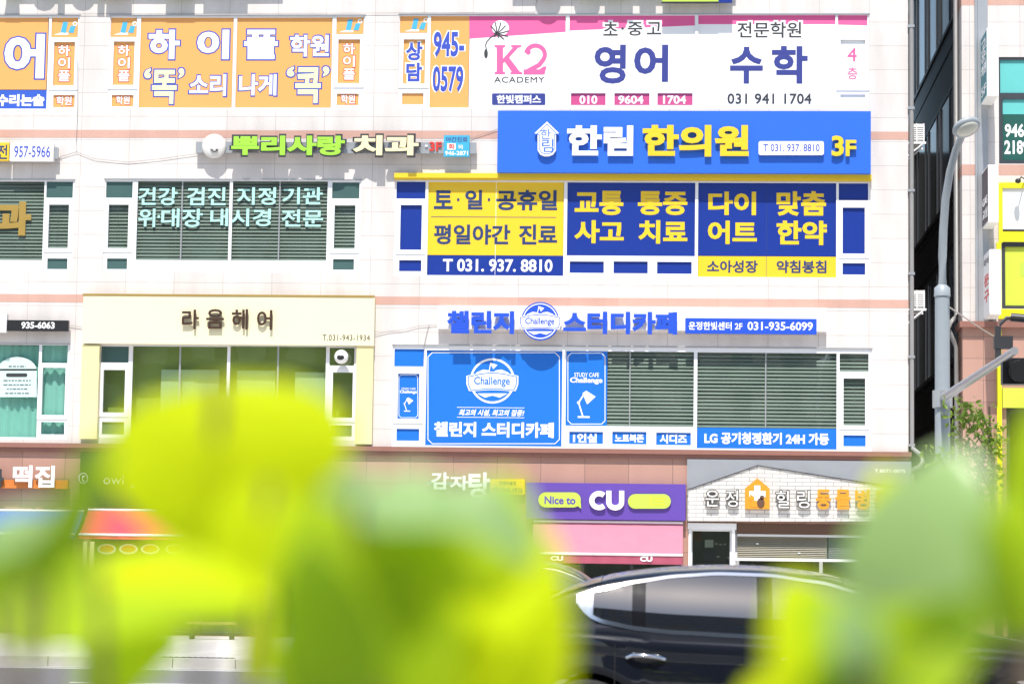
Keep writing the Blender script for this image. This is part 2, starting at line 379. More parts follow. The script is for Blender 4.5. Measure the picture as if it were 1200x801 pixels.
b.add([(XL, 0, .15), (XL, BACK, .15), (XL, BACK, TOP), (XL, 0, TOP)], [(3, 2, 1, 0)], 'wall_tile')
b.add([(XL, BACK, .15), (XR, BACK, .15), (XR, BACK, TOP), (XL, BACK, TOP)], [(3, 2, 1, 0)], 'wall_tile')
b.build('wall', B)
b = MB(); holes(b, (XL, XR, .15, LEDGE_B), list(SOPEN.values()), .0, .35, 'granite'); b.build('granite_base', B)
b = MB(); b.box(XL-.02, XR+.06, -.14, .3, LEDGE_B+.10, LEDGE_T, 'ledge'); b.box(XL-.02, XR+.03, -.08, .3, LEDGE_B, LEDGE_B+.10, 'ledge'); b.build('ledge', B)
for pr in ((530, 153.2, 540, 162.5), (530, 347.8, 540, 357.3)):
    z0, z1 = rect(*pr)[2:]; b = MB(); b.box(XL, XR+.003, -.004, .1, z0, z1, 'granite_band'); b.build('stone_band', B)
dz = fp(535, 157).z - fp(535, 353).z
zb = rect(530, 153.2, 540, 162.5)[2]
b = MB(); b.box(XL, XR+.003, -.004, .1, zb+dz, zb+dz+.2, 'granite_band'); b.build('stone_band', B)
b = MB()
for pr in (560, 335, 142): z = fp(600, pr).z; b.box(XL+.02, XR-.02, .4, BACK-.02, z-.1, z+.1, 'interior')
b.box(XL+.02, XR-.02, .4, BACK-.02, zb+dz-.5, zb+dz-.3, 'interior'); b.build('floor_slab', B)
b = MB(); b.box(XL+.02, XR-.02, 6., 6.1, .16, TOP-.5, 'interior'); b.build('inner_wall', B)
b = MB(); b.box(XL-.06, XR+.06, -.06, BACK+.06, TOP, TOP+.25, 'granite_band'); b.build('roof', B)

def window(key, label, panes, sashes=()):
    """frame = opening minus its panes; glass fills the panes; returns the frame mesh"""
    b = MB(); hs = [rect(*p) for p in panes]
    holes(b, OPEN[key], hs, .03, .10, 'white_frame')
    x0, x1, z0, z1 = OPEN[key]
    for p in sashes:
        h = rect(*p); q = rect(p[0]-5, p[1]-5, p[2]+5, p[3]+5)
        sub = MB(); holes(b, q, [h], .012, .035, 'white_frame')
        for (u0, u1, w0, w1) in ((q[0], q[1], q[2]-.001, q[2]), (q[0], q[1], q[3], q[3]+.001), (q[0]-.001, q[0], q[2], q[3]), (q[1], q[1]+.001, q[2], q[3])): b.box(u0, u1, .012, .03, w0, w1, 'white_frame')
    b.box(x0-.02, x1+.02, -.012, .03, z1-.012, z1+.012, 'alu')
    fr = b.build('window', B); fr['label'] = label
    g = MB()
    for h in hs: g.add([(h[0], .075, h[2]), (h[1], .075, h[2]), (h[1], .075, h[3]), (h[0], .075, h[3])], [(0, 1, 2, 3)], 'window_glass')
    g.build('glass', fr)
    return fr
FY = .066                                              # face of film stuck on the outside of the glass
TY = .061                                              # face of lettering on film
def dim_pane(win, rs):  # opaque teal sheets paint in the dim room and reflections of these panes
    for r in rs: b = MB(); b.pbox(r, FY, .073, 'dim_pane'); b.build('dim_pane_sheet', win)
def blinds(win, rs, pitch=.085, m='slat', jitter=.15):
    b = MB()
    for r in rs:
        x0, x1, z0, z1 = rect(*r, .105); z = z0; 
        while z < z1:
            t = .010+.012*rnd.random()*jitter; a = .030+.012*rnd.random(); dz_ = .066+.016*rnd.random()
            b.add([(x0-.02, .105, z), (x1+.02, .105, z), (x1+.02, .105+a, z+dz_), (x0-.02, .105+a, z+dz_)], [(0, 1, 2, 3)], m)
            z += pitch
        b.box((x0+x1)/2-.002, (x0+x1)/2+.002, .100, .103, z0, z1, m)
    return b.build('blind', win)

# ---- fourth floor, left: orange academy windows
def hlogo(b, x, y, k=1.):
    b.cut('logo')
    b.pprism([(x-12*k, y+8*k), (x-4*k, y+5.5*k), (x+5*k, y+5.5*k), (x+5*k, y+8*k)], TY, FY, 'white')
    for dx in (0, 9): b.pprism([(x-4*k+dx*k, y+5*k), (x-1*k+dx*k, y-7*k+dx*.5*k), (x+4.5*k+dx*k, y-7*k+dx*.5*k), (x+2*k+dx*k, y+6*k)], TY-.002, FY, 'logo_blue')
    b.pdisc(x+13*k, y-5*k, 2.8*k, 2.8*k, TY, FY, 'white', 16); b.pdisc(x+13*k, y-5*k, 1.5*k, 1.5*k, TY-.002, FY, 'orange', 16)
def outl(b, t, r, fill='white', edge='blue_text', bold=.03, eb=.062, ym=TY, g=1.6, **k):
    b.text(t, r, ym, .003, edge, eb, grow=g, **k); b.text(t, r, ym-.004, .003, fill, bold, **k)
colA = [(60, 20.5, 91, 44), (62.5, 49, 87, 100), (62, 111, 87, 125.5)]
wa = window('a', 'orange film window with a single large syllable at the left edge', [(-165, 20.5, 55.5, 127)]+colA, colA[1:2])
b = MB(); b.pbox((-165, 20.5, 55.5, 105), FY, .073, 'orange'); b.pbox((-165, 105.6, 55.5, 127), FY, .073, 'blue_bar')
for p in colA: b.pbox(p, FY, .073, 'orange')
b.build('window_film', wa)
b = MB(); outl(b, '어', (5, 40, 52, 92), bold=.045, eb=.075); b.text('수리논술', (-4, 110.5, 52, 124.5), TY, .003, 'white', .05); hlogo(b, 75, 33)
for t, y in (('하', 53), ('이', 67.5), ('플', 82.5)): outl(b, t, (68, y, 82, y+13), 'white', 'red', .02, .045, g=.8)
outl(b, '학원', (66, 113, 84, 123.5), 'white', 'red', .02, .045, g=.8); b.build('lettering', wa)
colL = [(129.5, 20.5, 160, 44), (132.5, 48.5, 157, 99.5), (130.5, 111, 156, 124.5)]; colR = [(394, 20, 426, 40), (396, 46, 421.5, 97.5), (394.5, 109.5, 420, 123)]
wb = window('b', 'orange film window with two rows of white and blue outlined lettering', colL+colR+[(163.5, 20.5, 272.5, 126), (276.5, 20.5, 388.5, 126)], [colL[1], colR[1]])
b = MB()
for p in colL+colR+[(163.5, 20.5, 272.5, 126), (276.5, 20.5, 388.5, 126)]: b.pbox(p, FY, .073, 'orange')
b.build('window_film', wb)
b = MB()
for t, r in (('하', (174, 35, 210.5, 69.5)), ('이', (231, 35, 268.5, 69.5)), ('플', (286, 35, 325.5, 69.5))): outl(b, t, r, bold=.045, eb=.075)
outl(b, '학원', (340, 41, 385.5, 66.5), bold=.03, eb=.06)
for t, r in (('‘', (169, 80, 177, 92)), ('똑', (178, 82, 207, 122)), ('’', (209, 80, 216, 92)), ('‘', (336, 78, 345, 90)), ('콕', (346, 79, 376, 121)), ('’', (378, 78, 386, 90))): outl(b, t, r, 'pale_yellow', bold=.03, eb=.06)
outl(b, '소리', (222, 87, 265, 112.5), bold=.03, eb=.06); outl(b, '나게', (280, 87, 324, 112), bold=.03, eb=.06)
hlogo(b, 145, 33); hlogo(b, 409, 30)
for x, ys in ((144.5, (53, 67.5, 82.5)), (408.5, (51, 65.5, 80.5))):
    for t, y in zip('하이플', ys): outl(b, t, (x-6.5, y, x+7.5, y+13), 'white', 'red', .02, .045, g=.8)
outl(b, '학원', (136, 112.5, 152, 122.5), 'white', 'red', .02, .045, g=.8); outl(b, '학원', (399.5, 111, 416, 121.5), 'white', 'red', .02, .045, g=.8)
b.build('lettering', wb)

# ---- fourth floor, right: pink and white academy window
cL = [(468.5, 18.5, 501, 38.5), (472.5, 46, 498, 98), (471, 109, 496, 122)]; cR = [(982, 17.5, 1016.5, 41), (985, 46.5, 1014, 101), (985, 110.5, 1014, 125)]
big = [(504, 18.5, 663, 126), (667, 18, 814.5, 105), (818, 17.5, 979, 126)]; low = [(669, 109, 709.5, 123), (720, 109, 761, 123), (770.5, 109, 811.5, 123)]
wc = window('c', 'pink and white film window with a serif monogram and large violet syllables', cL+cR+big+low, [cL[1], cR[1]])
b = MB()
for p in cL: b.pbox(p, FY, .073, 'orange')
b.pbox((504, 18.5, 549.5, 126), FY, .073, 'orange'); b.pbox((550, 18.5, 663, 126), FY, .073, 'white'); b.pbox(big[1], FY, .073, 'white'); b.pbox(big[2], FY, .073, 'white')
for p in cR: b.pbox(p, FY, .073, 'white')
for p in low: b.pbox(p, FY, .073, 'pink_dk')
b.pprism([(550, 18.6), (662.8, 18.6), (662.8, 37.5), (550, 45.5)], FY-.003, FY, 'pink'); b.pprism([(667.2, 18.2), (814.2, 18.2), (814.2, 30), (667.2, 36)], FY-.003, FY, 'pink')
b.pprism([(818.2, 17.8), (978.8, 17.8), (978.8, 28.5), (818.2, 28.5)], FY-.003, FY, 'pink'); b.pprism([(982.2, 17.8), (1016.2, 17.8), (1016.2, 30), (982.2, 29)], FY-.003, FY, 'pink')
b.build('window_film', wc)
b = MB(); y = TY-.002
hlogo(b, 486, 29)
for t, r in (('상', (475.5, 49.5, 495, 71)), ('담', (476, 73.5, 494.5, 95.5))): outl(b, t, r, 'blue_text', 'white', .035, .07)
outl(b, '945-', (508, 37, 544, 67), 'blue_text', 'white', .03, .06); outl(b, '0579', (507, 77.5, 543, 108), 'blue_text', 'white', .03, .06)
# monogram K2 with serifs
b.cut('monogram')
for pts in ([(579.5, 53), (592, 53), (592, 55), (589.5, 56), (589.5, 84), (592, 85), (592, 87), (579.5, 87), (579.5, 85), (582, 84), (582, 56), (579.5, 55)],
            [(589.5, 69), (601, 56), (599, 55), (599, 53), (611, 53), (611, 55), (607, 56), (596.5, 67.5), (609, 84), (612, 85), (612, 87), (598, 87), (598, 85), (600, 84.5), (591.5, 72.5), (589.5, 74)]): b.pprism(pts, y, FY, 'pink')
arc = [(617+math.cos(R(a))*11.0 + 10.5, 64+math.sin(R(a))*10.5) for a in range(190, 395, 12)]
b.pstroke(arc+[(632, 76), (617, 84)], 5, y, FY, 'pink'); b.pprism([(613.5, 81.5), (632, 81.5), (637, 78), (640.5, 78), (638, 87.2), (613.5, 87.2)], y-.001, FY, 'pink'); b.pdisc(619, 61, 3, 3, y-.001, FY, 'pink', 14)
b.text('ACADEMY', (579, 90, 638, 97), y, .003, 'ink', .006, spacing=1.1)
b.cut('name_tag'); b.last = '한빛캠퍼스'; b.prr((576.5, 109.5, 639, 123), 1.5, y, FY, 'violet'); b.text('한빛캠퍼스', (582, 111.5, 634, 121.5), y-.004, .003, 'white', .035)
# dandelion emblem
b.cut('emblem')
b.pdisc(586.5, 33, 10, 9, TY, FY, 'white', 24)
b.pstroke([(570, 58), (569, 53), (570.5, 49), (575, 44), (582, 40)], 1.2, y, FY, 'ink'); b.pdisc(569.5, 63, 2.2, 5.5, y-.001, FY, 'ink', 16)
for a, L in ((-165, 4), (-128, 12), (-100, 14), (-72, 14), (-45, 14), (-15, 14), (12, 13), (38, 10), (70, 5), (140, 5)):
    q = R(a); b.pstroke([(582, 40), (582+L*.5*math.cos(q)+1, 40+L*.5*math.sin(q)), (582+L*math.cos(q)+.5, 40+L*math.sin(q))], 1.3, y-.001-.0002*(a % 7), FY, 'ink')
for t, r in (('초', (707, 26, 724, 42)), ('·', (728, 32, 731, 35)), ('중', (735.5, 26, 753, 42)), ('고', (758, 26, 775, 40.5))):
    if t != '·': b.text(t, r, TY, .003, 'white', .09, grow=2.4)
    b.text(t, r, y-.002, .003, 'ink', .016)
for t, r in (('영', (696.5, 52.5, 733.5, 98)), ('어', (743, 52.5, 783, 96))): b.text(t, r, y, .003, 'violet', .032)
for t, r in (('수', (855.5, 55, 894, 98)), ('학', (904.5, 54, 946.5, 98))): b.text(t, r, y, .003, 'violet', .032)
b.text('전문학원', (864, 26, 939, 44.5), TY, .003, 'white', .09, grow=2.4); b.text('전문학원', (864, 26, 939, 44.5), y-.002, .003, 'ink', .016)
b.text('031 941 1704', (852.5, 109.5, 951, 122), y, .003, 'ink', .02, spacing=1.05)
for t, r in (('010', (679, 112, 700, 122)), ('9604', (724.5, 112, 754, 122)), ('1704', (777, 112, 804, 122))): b.text(t, r, y, .003, 'white', .03)
b.text('4', (993, 56, 1004, 72), y, .003, 'pink', .01); b.text('층', (993, 79, 1005, 93), y, .003, 'pink', .004)
b.build('lettering', wc)

# ---- third floor
def col3(x0, x1, o=0., dy=0.): return [(x0, 212.5+dy, x1, 231.5+dy), (x0+2.5, 239.5+dy, x1-5, 290.5+dy), (x0+1, 302.5+dy, x1-6.5, 315+dy)]
cd_ = col3(54, 85); wd = window('d', 'dark blind filled window at the left edge with one gold syllable', [(-165, 212, 50.5, 304)]+cd_, cd_[1:2])
blinds(wd, [(-165, 212, 50.5, 304), cd_[1]]); b = MB(); b.text('과', (-6, 236, 36.5, 276), TY+.006, .003, 'gold', .05); b.build('lettering', wd)
ce = col3(124, 155); cf = col3(389, 421, 0, .8); pe = [(160, 212, 268, 304.5), (271.5, 212, 383, 305)]
we = window('e', 'dark blind filled clinic window with two rows of pale aqua lettering', ce+cf+pe, [ce[1], cf[1]])
blinds(we, pe+[ce[1], cf[1]])
for r in ((212, 212, 213.6, 304.5), (326.5, 212, 328, 305)): b = MB(); b.pbox(r, .068, .074, 'alu'); b.build('glazing_bar', we)
b = MB(); yy = TY+.004
for t, r in (('건강', (162, 219.5, 208, 240.5)), ('검진', (219, 219.5, 264.5, 240.5)), ('지정', (277.5, 219.5, 323.5, 240)), ('기관', (331, 219.5, 378, 239.5)),
             ('위', (162, 244.5, 182, 266)), ('·', (184.5, 252, 187.5, 255.5)), ('대장', (189, 244.5, 237.5, 266)), ('내시경', (246.5, 244.5, 317.5, 265)), ('전문', (330, 245.5, 378.5, 265.5))): b.text(t, r, yy, .003, 'aqua', .02)
b.build('lettering', we)
cl = [(464.5, 212.5, 498.5, 232.5), (469, 240, 494, 292.5), (467.5, 304.5, 493.5, 317.5)]; cr = [(983, 214.5, 1017.5, 234.5), (987.5, 243, 1013.5, 297), (987.5, 308, 1014, 321.5)]
pf = [(501, 213, 660.5, 322.5), (664.5, 213.5, 814.5, 299.5), (818, 214, 980, 324.5)]; lf = [(667.5, 306, 707.5, 319.5), (719, 306, 759, 320), (770, 306.5, 810.5, 320.5)]
wf = window('f', 'window fully covered in yellow and navy film under the big blue clinic sign', cl+cr+pf+lf, [cl[1], cr[1]])
b = MB()
for p in cl+cr+lf: b.pbox(p, FY, .073, 'navy')
b.pbox((501, 213, 660.5, 299), FY, .073, 'yellow'); b.pbox((501, 299.4, 660.5, 322.5), FY, .073, 'navy'); b.pbox(pf[1], FY, .073, 'navy'); b.pbox((818, 214, 980, 300), FY, .073, 'navy'); b.pbox((818, 300.4, 980, 324.5), FY, .073, 'yellow')
b.pbox((505, 254, 651.5, 254.8), FY-.002, FY, 'navy_ink'); b.pbox((580.6, 213.2, 581.1, 322), FY-.001, FY, 'white_sheet'); b.pbox((898, 214.2, 898.5, 324), FY-.001, FY, 'navy_ink')
b.build('window_film', wf)
b = MB()
for t, r in (('토', (508.5, 223, 530.5, 245)), ('·', (535.5, 232, 538.5, 236)), ('일', (545, 222.5, 565.5, 245.5)), ('·', (571.5, 232, 574.5, 236)), ('공휴일', (581.5, 222.5, 653, 246.5)), ('평일야간', (508.5, 263, 598, 286.5)), ('진료', (608, 263, 653, 286.5))): b.text(t, r, TY, .003, 'navy_ink', .03)
b.text('T 031. 937. 8810', (519, 303.5, 647.5, 318.5), TY, .003, 'white', .026)
for t, r in (('교통', (673.5, 223.5, 730.5, 252)), ('통증', (747.5, 224, 805.5, 252)), ('사고', (673, 258, 731, 285)), ('치료', (748, 258, 805.5, 285.5)), ('다이', (830, 224.5, 886, 252)), ('맞춤', (910, 224, 968, 253)), ('어트', (829.5, 258.5, 887, 286)), ('한약', (910, 258.5, 969, 287))): b.text(t, r, TY, .003, 'yellow', .036)
b.text('소아성장', (828.5, 305, 888, 319.5), TY, .003, 'navy_ink', .028); b.text('약침봉침', (910, 305, 968.5, 320), TY, .003, 'navy_ink', .028)
b.build('lettering', wf)
b = MB(); x0, x1, z0, z1 = rect(462, 203.5, 1021.5, 211, -.12); b.box(x0, x1, -.12, -.001, z0+.04, z1, 'ledge_yellow'); b.box(x0, x1, -.09, -.001, z0, z0+.04, 'ledge_yellow'); b.build('head_flashing', wf)

dim_pane(wd, [cd_[0], cd_[2]]); dim_pane(we, [ce[0], ce[2], cf[0], cf[2]])
# ---- second floor
cg = [(48.5, 404, 79, 425), (49, 430.5, 76, 486), (47.5, 494, 75, 508.5)]
wg = window('g', 'window with pale teal curtains and a round topped paper notice at the left edge', [(-165, 403, 44, 511)]+cg, cg[1:2])
b = MB()
for r in [(-165, 404, 44, 510)]+cg:
    x0, x1, z0, z1 = rect(*r, .2); n = max(12, int((x1-x0)*22)); vs = []
    for i in range(n+1):
        x = x0-.05+(x1-x0+.1)*i/n; yv = .22+.035*math.sin(i*1.7)+.02*math.sin(i*.6+1); vs += [(x, yv, z0-.05), (x, yv+.01, z1)]
    b.add(vs, [(2*i, 2*i+2, 2*i+3, 2*i+1) for i in range(n)], 'curtain', True)
b.build('curtain', wg)
b = MB(); pts = [(43, 465), (-3, 465), (-3, 432)]+[(20-23*math.cos(R(a)), 434-16*math.sin(R(a))) for a in range(0, 181, 15)]+[(43, 432)]
b.pprism(pts, FY+.002, .073, 'poster_paper'); b.prr((7, 437, 32, 441.5), 2, FY-.001, FY+.002, 'ink')
for yy_, a_, c_ in ((428.5, 10, 30), (445, 4, 36), (450, 4, 36), (455, 8, 32), (460, 6, 35)):
    x = a_
    while x < c_:
        wv = 2+3*rnd.random(); b.pbox((x, yy_, min(c_, x+wv), yy_+1.3), FY-.001, FY+.002, 'ink'); x += wv+1.2
b.build('notice', wg)
ch = [(118, 405.5, 150.5, 424.5), (120.5, 433, 146, 483), (119, 494, 145, 508.5)]; ci = [(386, 407, 415, 428), (389.5, 436, 413, 489), (387, 498, 412, 511)]; ph = [(154, 405.5, 265, 511), (268.5, 405.5, 381, 512)]
wh = window('h', 'hair salon window with pale screens behind green glass', ch+ci+ph, [ch[1], ci[1]])
dim_pane(wh, [ch[0], ch[2], ci[2]])
b = MB()
for r in ((188, 433, 228, 512), (214, 433, 256, 512), (277, 434, 322, 512), (345, 436, 382, 512)): b.pbox(r, .22+.02*(r[0] % 5), .31, 'screen')
for r in ((176, 429, 184, 431), (220, 429.5, 228, 431.5), (300, 431, 308, 433), (343, 431.5, 351, 433.5)): b.pbox(r, 1.2, 1.25, 'white')
b.build('screen', wh)
b = MB(); b.pbox((112, 404, 420, 514), .50, .52, 'salon_glow_panel'); b.build('blind', wh)  # added olive panel, not a blind; its colour gives the window's yellow-green glow
for r in ((209, 405.5, 211, 511), (324, 405.5, 326, 512)): b = MB(); b.pbox(r, .068, .074, 'alu'); b.build('glazing_bar', wh)
cj = [(462, 408.5, 496.5, 429), (466, 437.5, 491, 490.5), (464.5, 502, 491, 516)]; ck = [(984, 414, 1018, 435), (988.5, 443, 1014, 498), (988.5, 509.5, 1014.5, 522.5)]
pi_ = [(499, 410.5, 658.5, 522), (663, 411.5, 813, 499), (817, 413, 980.5, 525.5)]; li = [(667, 505.5, 706.5, 519.5), (717.5, 505.5, 757.5, 520), (769, 506.5, 809.5, 521)]
wi = window('i', 'study room window with blue film panels and green tinted blinds', cj+ck+pi_+li, [cj[1], ck[1]])
blinds(wi, [(712, 412, 813, 499), (817, 413, 980.5, 501), ck[0], ck[1]], .088)
b = MB()
for p in cj+li+ck[2:]: b.pbox(p, FY, .073, 'chal_blue')
b.pbox(pi_[0], FY, .073, 'chal_blue'); b.pbox((663, 411.5, 711.5, 499), FY, .073, 'chal_blue'); b.pbox((817, 501.5, 980.5, 525.5), FY, .073, 'chal_blue')
b.build('window_film', wi)
for r in ((737.5, 412, 738.8, 499), (896.5, 413, 898, 501)): b = MB(); b.pbox(r, .068, .074, 'alu'); b.build('glazing_bar', wi)
def border(b, r, k, wpx):
    b.cut('border_line'); a, t, c, d = r; b.pstroke([(a+k, t), (c-k, t), (c-k, t+k*.0), (c, t+k), (c, d-k), (c-k, d), (a+k, d), (a, d-k), (a, t+k)], wpx, TY, FY, 'white', True)
def lamp(b, x, y, s, m, ya):       # desk lamp drawing standing at (x,y)
    b.cut('lamp_drawing')
    b.pbox((x-7*s, y-1.2*s, x+7*s, y+.8*s), ya, FY, m); b.pstroke([(x-1*s, y-1*s), (x-6*s, y-17*s)], 1.6*s, ya, FY, m); b.pstroke([(x-6*s, y-17*s), (x+.5*s, y-27*s)], 1.6*s, ya-.001, FY, m)
    b.pdisc(x-6*s, y-17*s, 1.8*s, 1.8*s, ya-.002, FY, m, 14)
    b.pprism([(x-1.5*s, y-28*s), (x+3*s, y-31*s), (x+14*s, y-24*s), (x+4*s, y-15*s)], ya-.0015, FY, m)
def badge(b, cx, cy, k, ya, disc='chal_blue', ink='chal_blue', wh='white', yb=FY):
    b.cut('badge'); b.last = 'Challenge'
    b.pdisc(cx, cy, 27*k, 27*k, ya, yb, wh, 48); b.pdisc(cx, cy, 24.5*k, 24.5*k, ya-.002, yb, disc, 48)
    y2 = ya-.004
    b.pprism([(cx-22*k, cy-4*k), (cx-19*k, cy-10*k), (cx-11*k, cy-13.5*k), (cx-4*k, cy-12.5*k), (cx, cy-9*k), (cx+4*k, cy-12.5*k), (cx+11*k, cy-13.5*k), (cx+19*k, cy-10*k), (cx+22*k, cy-4*k)], y2, yb, wh)
    b.pprism([(cx-18*k, cy+15*k), (cx+18*k, cy+15*k), (cx+9*k, cy+20*k), (cx, cy+17.5*k), (cx-9*k, cy+20*k)][::-1], y2, yb, wh)
    pts = [(cx-31*k, cy-6*k), (cx-26*k, cy-7*k)]+[(cx+t*26*k, cy-(7+4*(1-t*t))*k) for t in (-.6, -.3, 0, .3, .6)]+[(cx+26*k, cy-7*k), (cx+31*k, cy-6*k), (cx+31*k, cy+4*k), (cx+28*k, cy+12*k)]+[(cx+t*26*k, cy+(13-2*(1-t*t))*k) for t in (.8, .4, 0, -.4, -.8)]+[(cx-28*k, cy+12*k), (cx-31*k, cy+4*k)]
    b.pprism(pts, y2-.002, yb, wh)
    b.pstroke([(x_*.0+cx+(x_-cx)*.93, cy+1+(y_-cy-1)*.86) for x_, y_ in pts], 1.1*k, y2-.004, yb, ink, True)
    b.text('Challenge', (cx-22*k, cy-5*k, cx+21*k, cy+7.5*k), y2-.005, .003, ink, .022)
    b.pstroke([(cx-4*k, cy-11*k), (cx-2*k, cy-21*k)], 1*k, y2-.002, yb, wh); b.pprism([(cx-3*k, cy-22*k), (cx+6*k, cy-19*k), (cx+1*k, cy-14*k)], y2-.003, yb, wh)
b = MB(); border(b, (501.5, 413, 655.5, 519.5), 5, .9); border(b, (665.5, 413.5, 709, 496.5), 4, .8); border(b, (467.5, 439, 489.5, 489), 2.5, .6)
badge(b, 577, 446, .98, TY)
b.cut('rule_line'); b.pbox((535.5, 477, 614.5, 477.6), TY, FY, 'white'); b.cut('rule_line'); b.pbox((535.5, 488.5, 614.5, 489.1), TY, FY, 'white')
b.text('최고의 시설, 최고의 집중!', (538, 479.5, 614, 487.5), TY, .003, 'white', .03, shear=.25)
b.text('챌린지', (508.5, 494, 558, 511.5), TY, .003, 'white', .04); b.text('스터디카페', (564.5, 494.5, 649, 512.5), TY, .003, 'white', .04)
b.text('STUDY CAFE', (673, 436.5, 702, 441.5), TY, .003, 'white', .01); b.text('Challenge', (668, 442, 706, 450), TY, .003, 'white', .035); lamp(b, 684, 488.5, 1., 'white', TY)
b.text('STUDY CAFE', (470.5, 454, 487, 456.5), TY, .003, 'white', .01); b.text('Challenge', (468.5, 457, 488.5, 461.5), TY, .003, 'white', .03); lamp(b, 477, 481.5, .52, 'white', TY)
b.text('1인실', (671.5, 507.5, 699.5, 518.5), TY, .003, 'white', .045); b.text('노트북존', (720.5, 508.5, 754.5, 518), TY, .003, 'white', .04); b.text('시디즈', (773, 508.5, 805, 519.5), TY, .003, 'white', .045)
b.text('LG 공기청정환기 24H 가동', (825.5, 506.5, 971.5, 520.5), TY, .003, 'white', .04)
b.build('lettering', wi)

# ---- shopfronts of the ground floor
def shopfront(key, label, panes, yset=.2):
    b = MB(); o = SOPEN[key]; hs = []
    for p in panes:
        h = rect(*p, yset); hs.append((max(h[0], o[0]+.03), min(h[1], o[1]-.03), max(h[2], .22), min(h[3], o[3]-.03)))
    holes(b, o, hs, yset, yset+.08, 'dark_frame' if key != 'vet' else 'white_frame'); f = b.build('shopfront', B); f['label'] = label
    g = MB()
    for h in hs: g.add([(h[0], yset+.04, h[2]), (h[1], yset+.04, h[2]), (h[1], yset+.04, h[3]), (h[0], yset+.04, h[3])], [(0, 1, 2, 3)], 'shop_glass')
    g.build('glass', f); return f
shopfront('rice', 'glazed shopfront under the blue awning', [(-166, 604, -90, 748), (-86, 604, -4, 748), (0, 604, 80, 748)])
sf = shopfront('chicken', 'dark shopfront under the red awning with food pictures', [(112, 660, 172, 748), (176, 660, 232, 748), (236, 660, 296, 748)])
b = MB()
for k in range(5):
    x = 113+25.5*k+(3 if k > 2 else 0); b.pbox((x, 634, x+24.5, 656), .17, .2, 'green_panel'); b.pdisc(x+12, 643, 11, 6, .166, .17, 'white', 24); b.pdisc(x+12, 642.5, 8.5, 4.3, .162, .17, 'food', 24)
b.build('food_picture', sf)
shopfront('soup', 'glazed shopfront below the white brush lettering', [(324, 600, 386, 748), (390, 600, 452, 748), (456, 600, 528, 748), (532, 600, 600, 748)])
shopfront('store', 'glazed convenience shopfront under the pink awning', [(626, 618, 680, 749), (684, 618, 738, 749), (742, 618, 794, 749)])
fv = shopfront('vet', 'animal hospital front with white door frame and louvred shutter', [(811, 622, 855, 751), (866, 657, 960, 751), (964, 657, 1046, 751)])
b = MB(); b.pbox((806, 612.5, 863, 620), -.06, .2, 'white'); b.pbox((806.5, 620, 809.5, 752), -.03, .2, 'white'); b.pbox((857.5, 620, 861, 752), -.03, .2, 'white'); b.build('door_frame', fv)
b = MB(); b.pbox((864, 614, 1050, 626), -.03, .19, 'brown_header'); b.pbox((864, 626.3, 1050, 629), -.05, .19, 'alu'); b.pbox((862, 654.5, 1050, 657.5), -.05, .19, 'white')
x0, x1, z0, z1 = rect(864, 629, 1047, 654.5, .1); n = 12
for i in range(n):
    za = z0+(z1-z0)*i/n; zc = z0+(z1-z0)*(i+1)/n; xm = x0+(x1-x0)*.58
    for (u0, u1, m_) in ((x0, xm-.02, 'shutter'), (xm+.02, x1, 'gable_grey')): b.add([(u0, .08, za), (u1, .08, za), (u1, .13, zc-.004), (u0, .13, zc-.004)], [(0, 1, 2, 3)], m_)
b.pbox((864, 629, 1047, 654.5), .15, .18, 'dark_grey'); b.pbox((886, 636, 889, 637.2), .07, .08, 'white'); b.pbox((935, 647, 938, 648.2), .07, .08, 'white'); b.build('shutter', fv)
b = MB(); b.pbox((826, 632, 836, 641), .9, .93, 'white'); b.pbox((812, 622, 822, 634), 1.2, 1.25, 'wood')
for q in ((838, 636), (843, 637), (848, 636.5), (840, 651), (852, 652)): b.pbox((q[0], q[1], q[0]+3, q[1]+1.5), 1.5, 1.52, 'white')
b.build('interior_fitting', fv)

# ------------------------------------------------------------------ signs on the office building
def sgn(name, label, px, py, cat='sign', group=None): p = fp(px, py); return thing(name, label, cat, (p.x, -.1, p.z), group)
# big blue clinic sign
s = sgn('clinic_sign', 'wide blue box sign with white and yellow raised letters and a small house emblem', 800, 200)
b = MB(); b.pbox((583, 130, 1020.5, 202.5), -.30, -.002, 'sign_blue'); b.build('panel', s)
b = MB(); y = -.40
b.text('한림', (664.5, 147, 742, 182.5), y, .07, 'white', .042); b.text('한의원', (753, 146.5, 877.5, 183.5), y, .07, 'yellow', .042); b.text('3', (974.5, 159, 989, 183), y, .07, 'yellow', .03); b.text('F', (991, 164, 1003.5, 183), y, .07, 'yellow', .03)
b.build('lettering', s)
b = MB(); b.prr((889, 165.5, 965.5, 181.5), 2.5, y, -.33, 'white'); b.text('T 031. 937. 8810', (894.5, 168.8, 960.5, 177.5), y-.004, .004, 'blue_text', .012); b.build('phone_plate', s)
b = MB(); hp = [(641, 142.5), (655, 156), (651.5, 157), (651.5, 176), (648, 181), (643, 183), (638, 183), (633, 181), (630, 176), (630, 157), (626.5, 156)]
b.pprism(hp, y, -.33, 'white'); b.pstroke([(641+(x_-641)*.82, 164+(y_-164)*.86) for x_, y_ in hp], .8, y-.003, y, 'sign_blue', True)
b.text('한', (633.5, 151.5, 645.5, 163), y-.004, .003, 'sign_blue', .004); b.text('림', (635, 163, 648.5, 178), y-.004, .003, 'sign_blue', .004); b.build('emblem', s)
b = MB()
for q in (600, 700, 800, 900, 1000): b.pbox((q, 135, q+1, 140), -.303, -.3, 'alu')
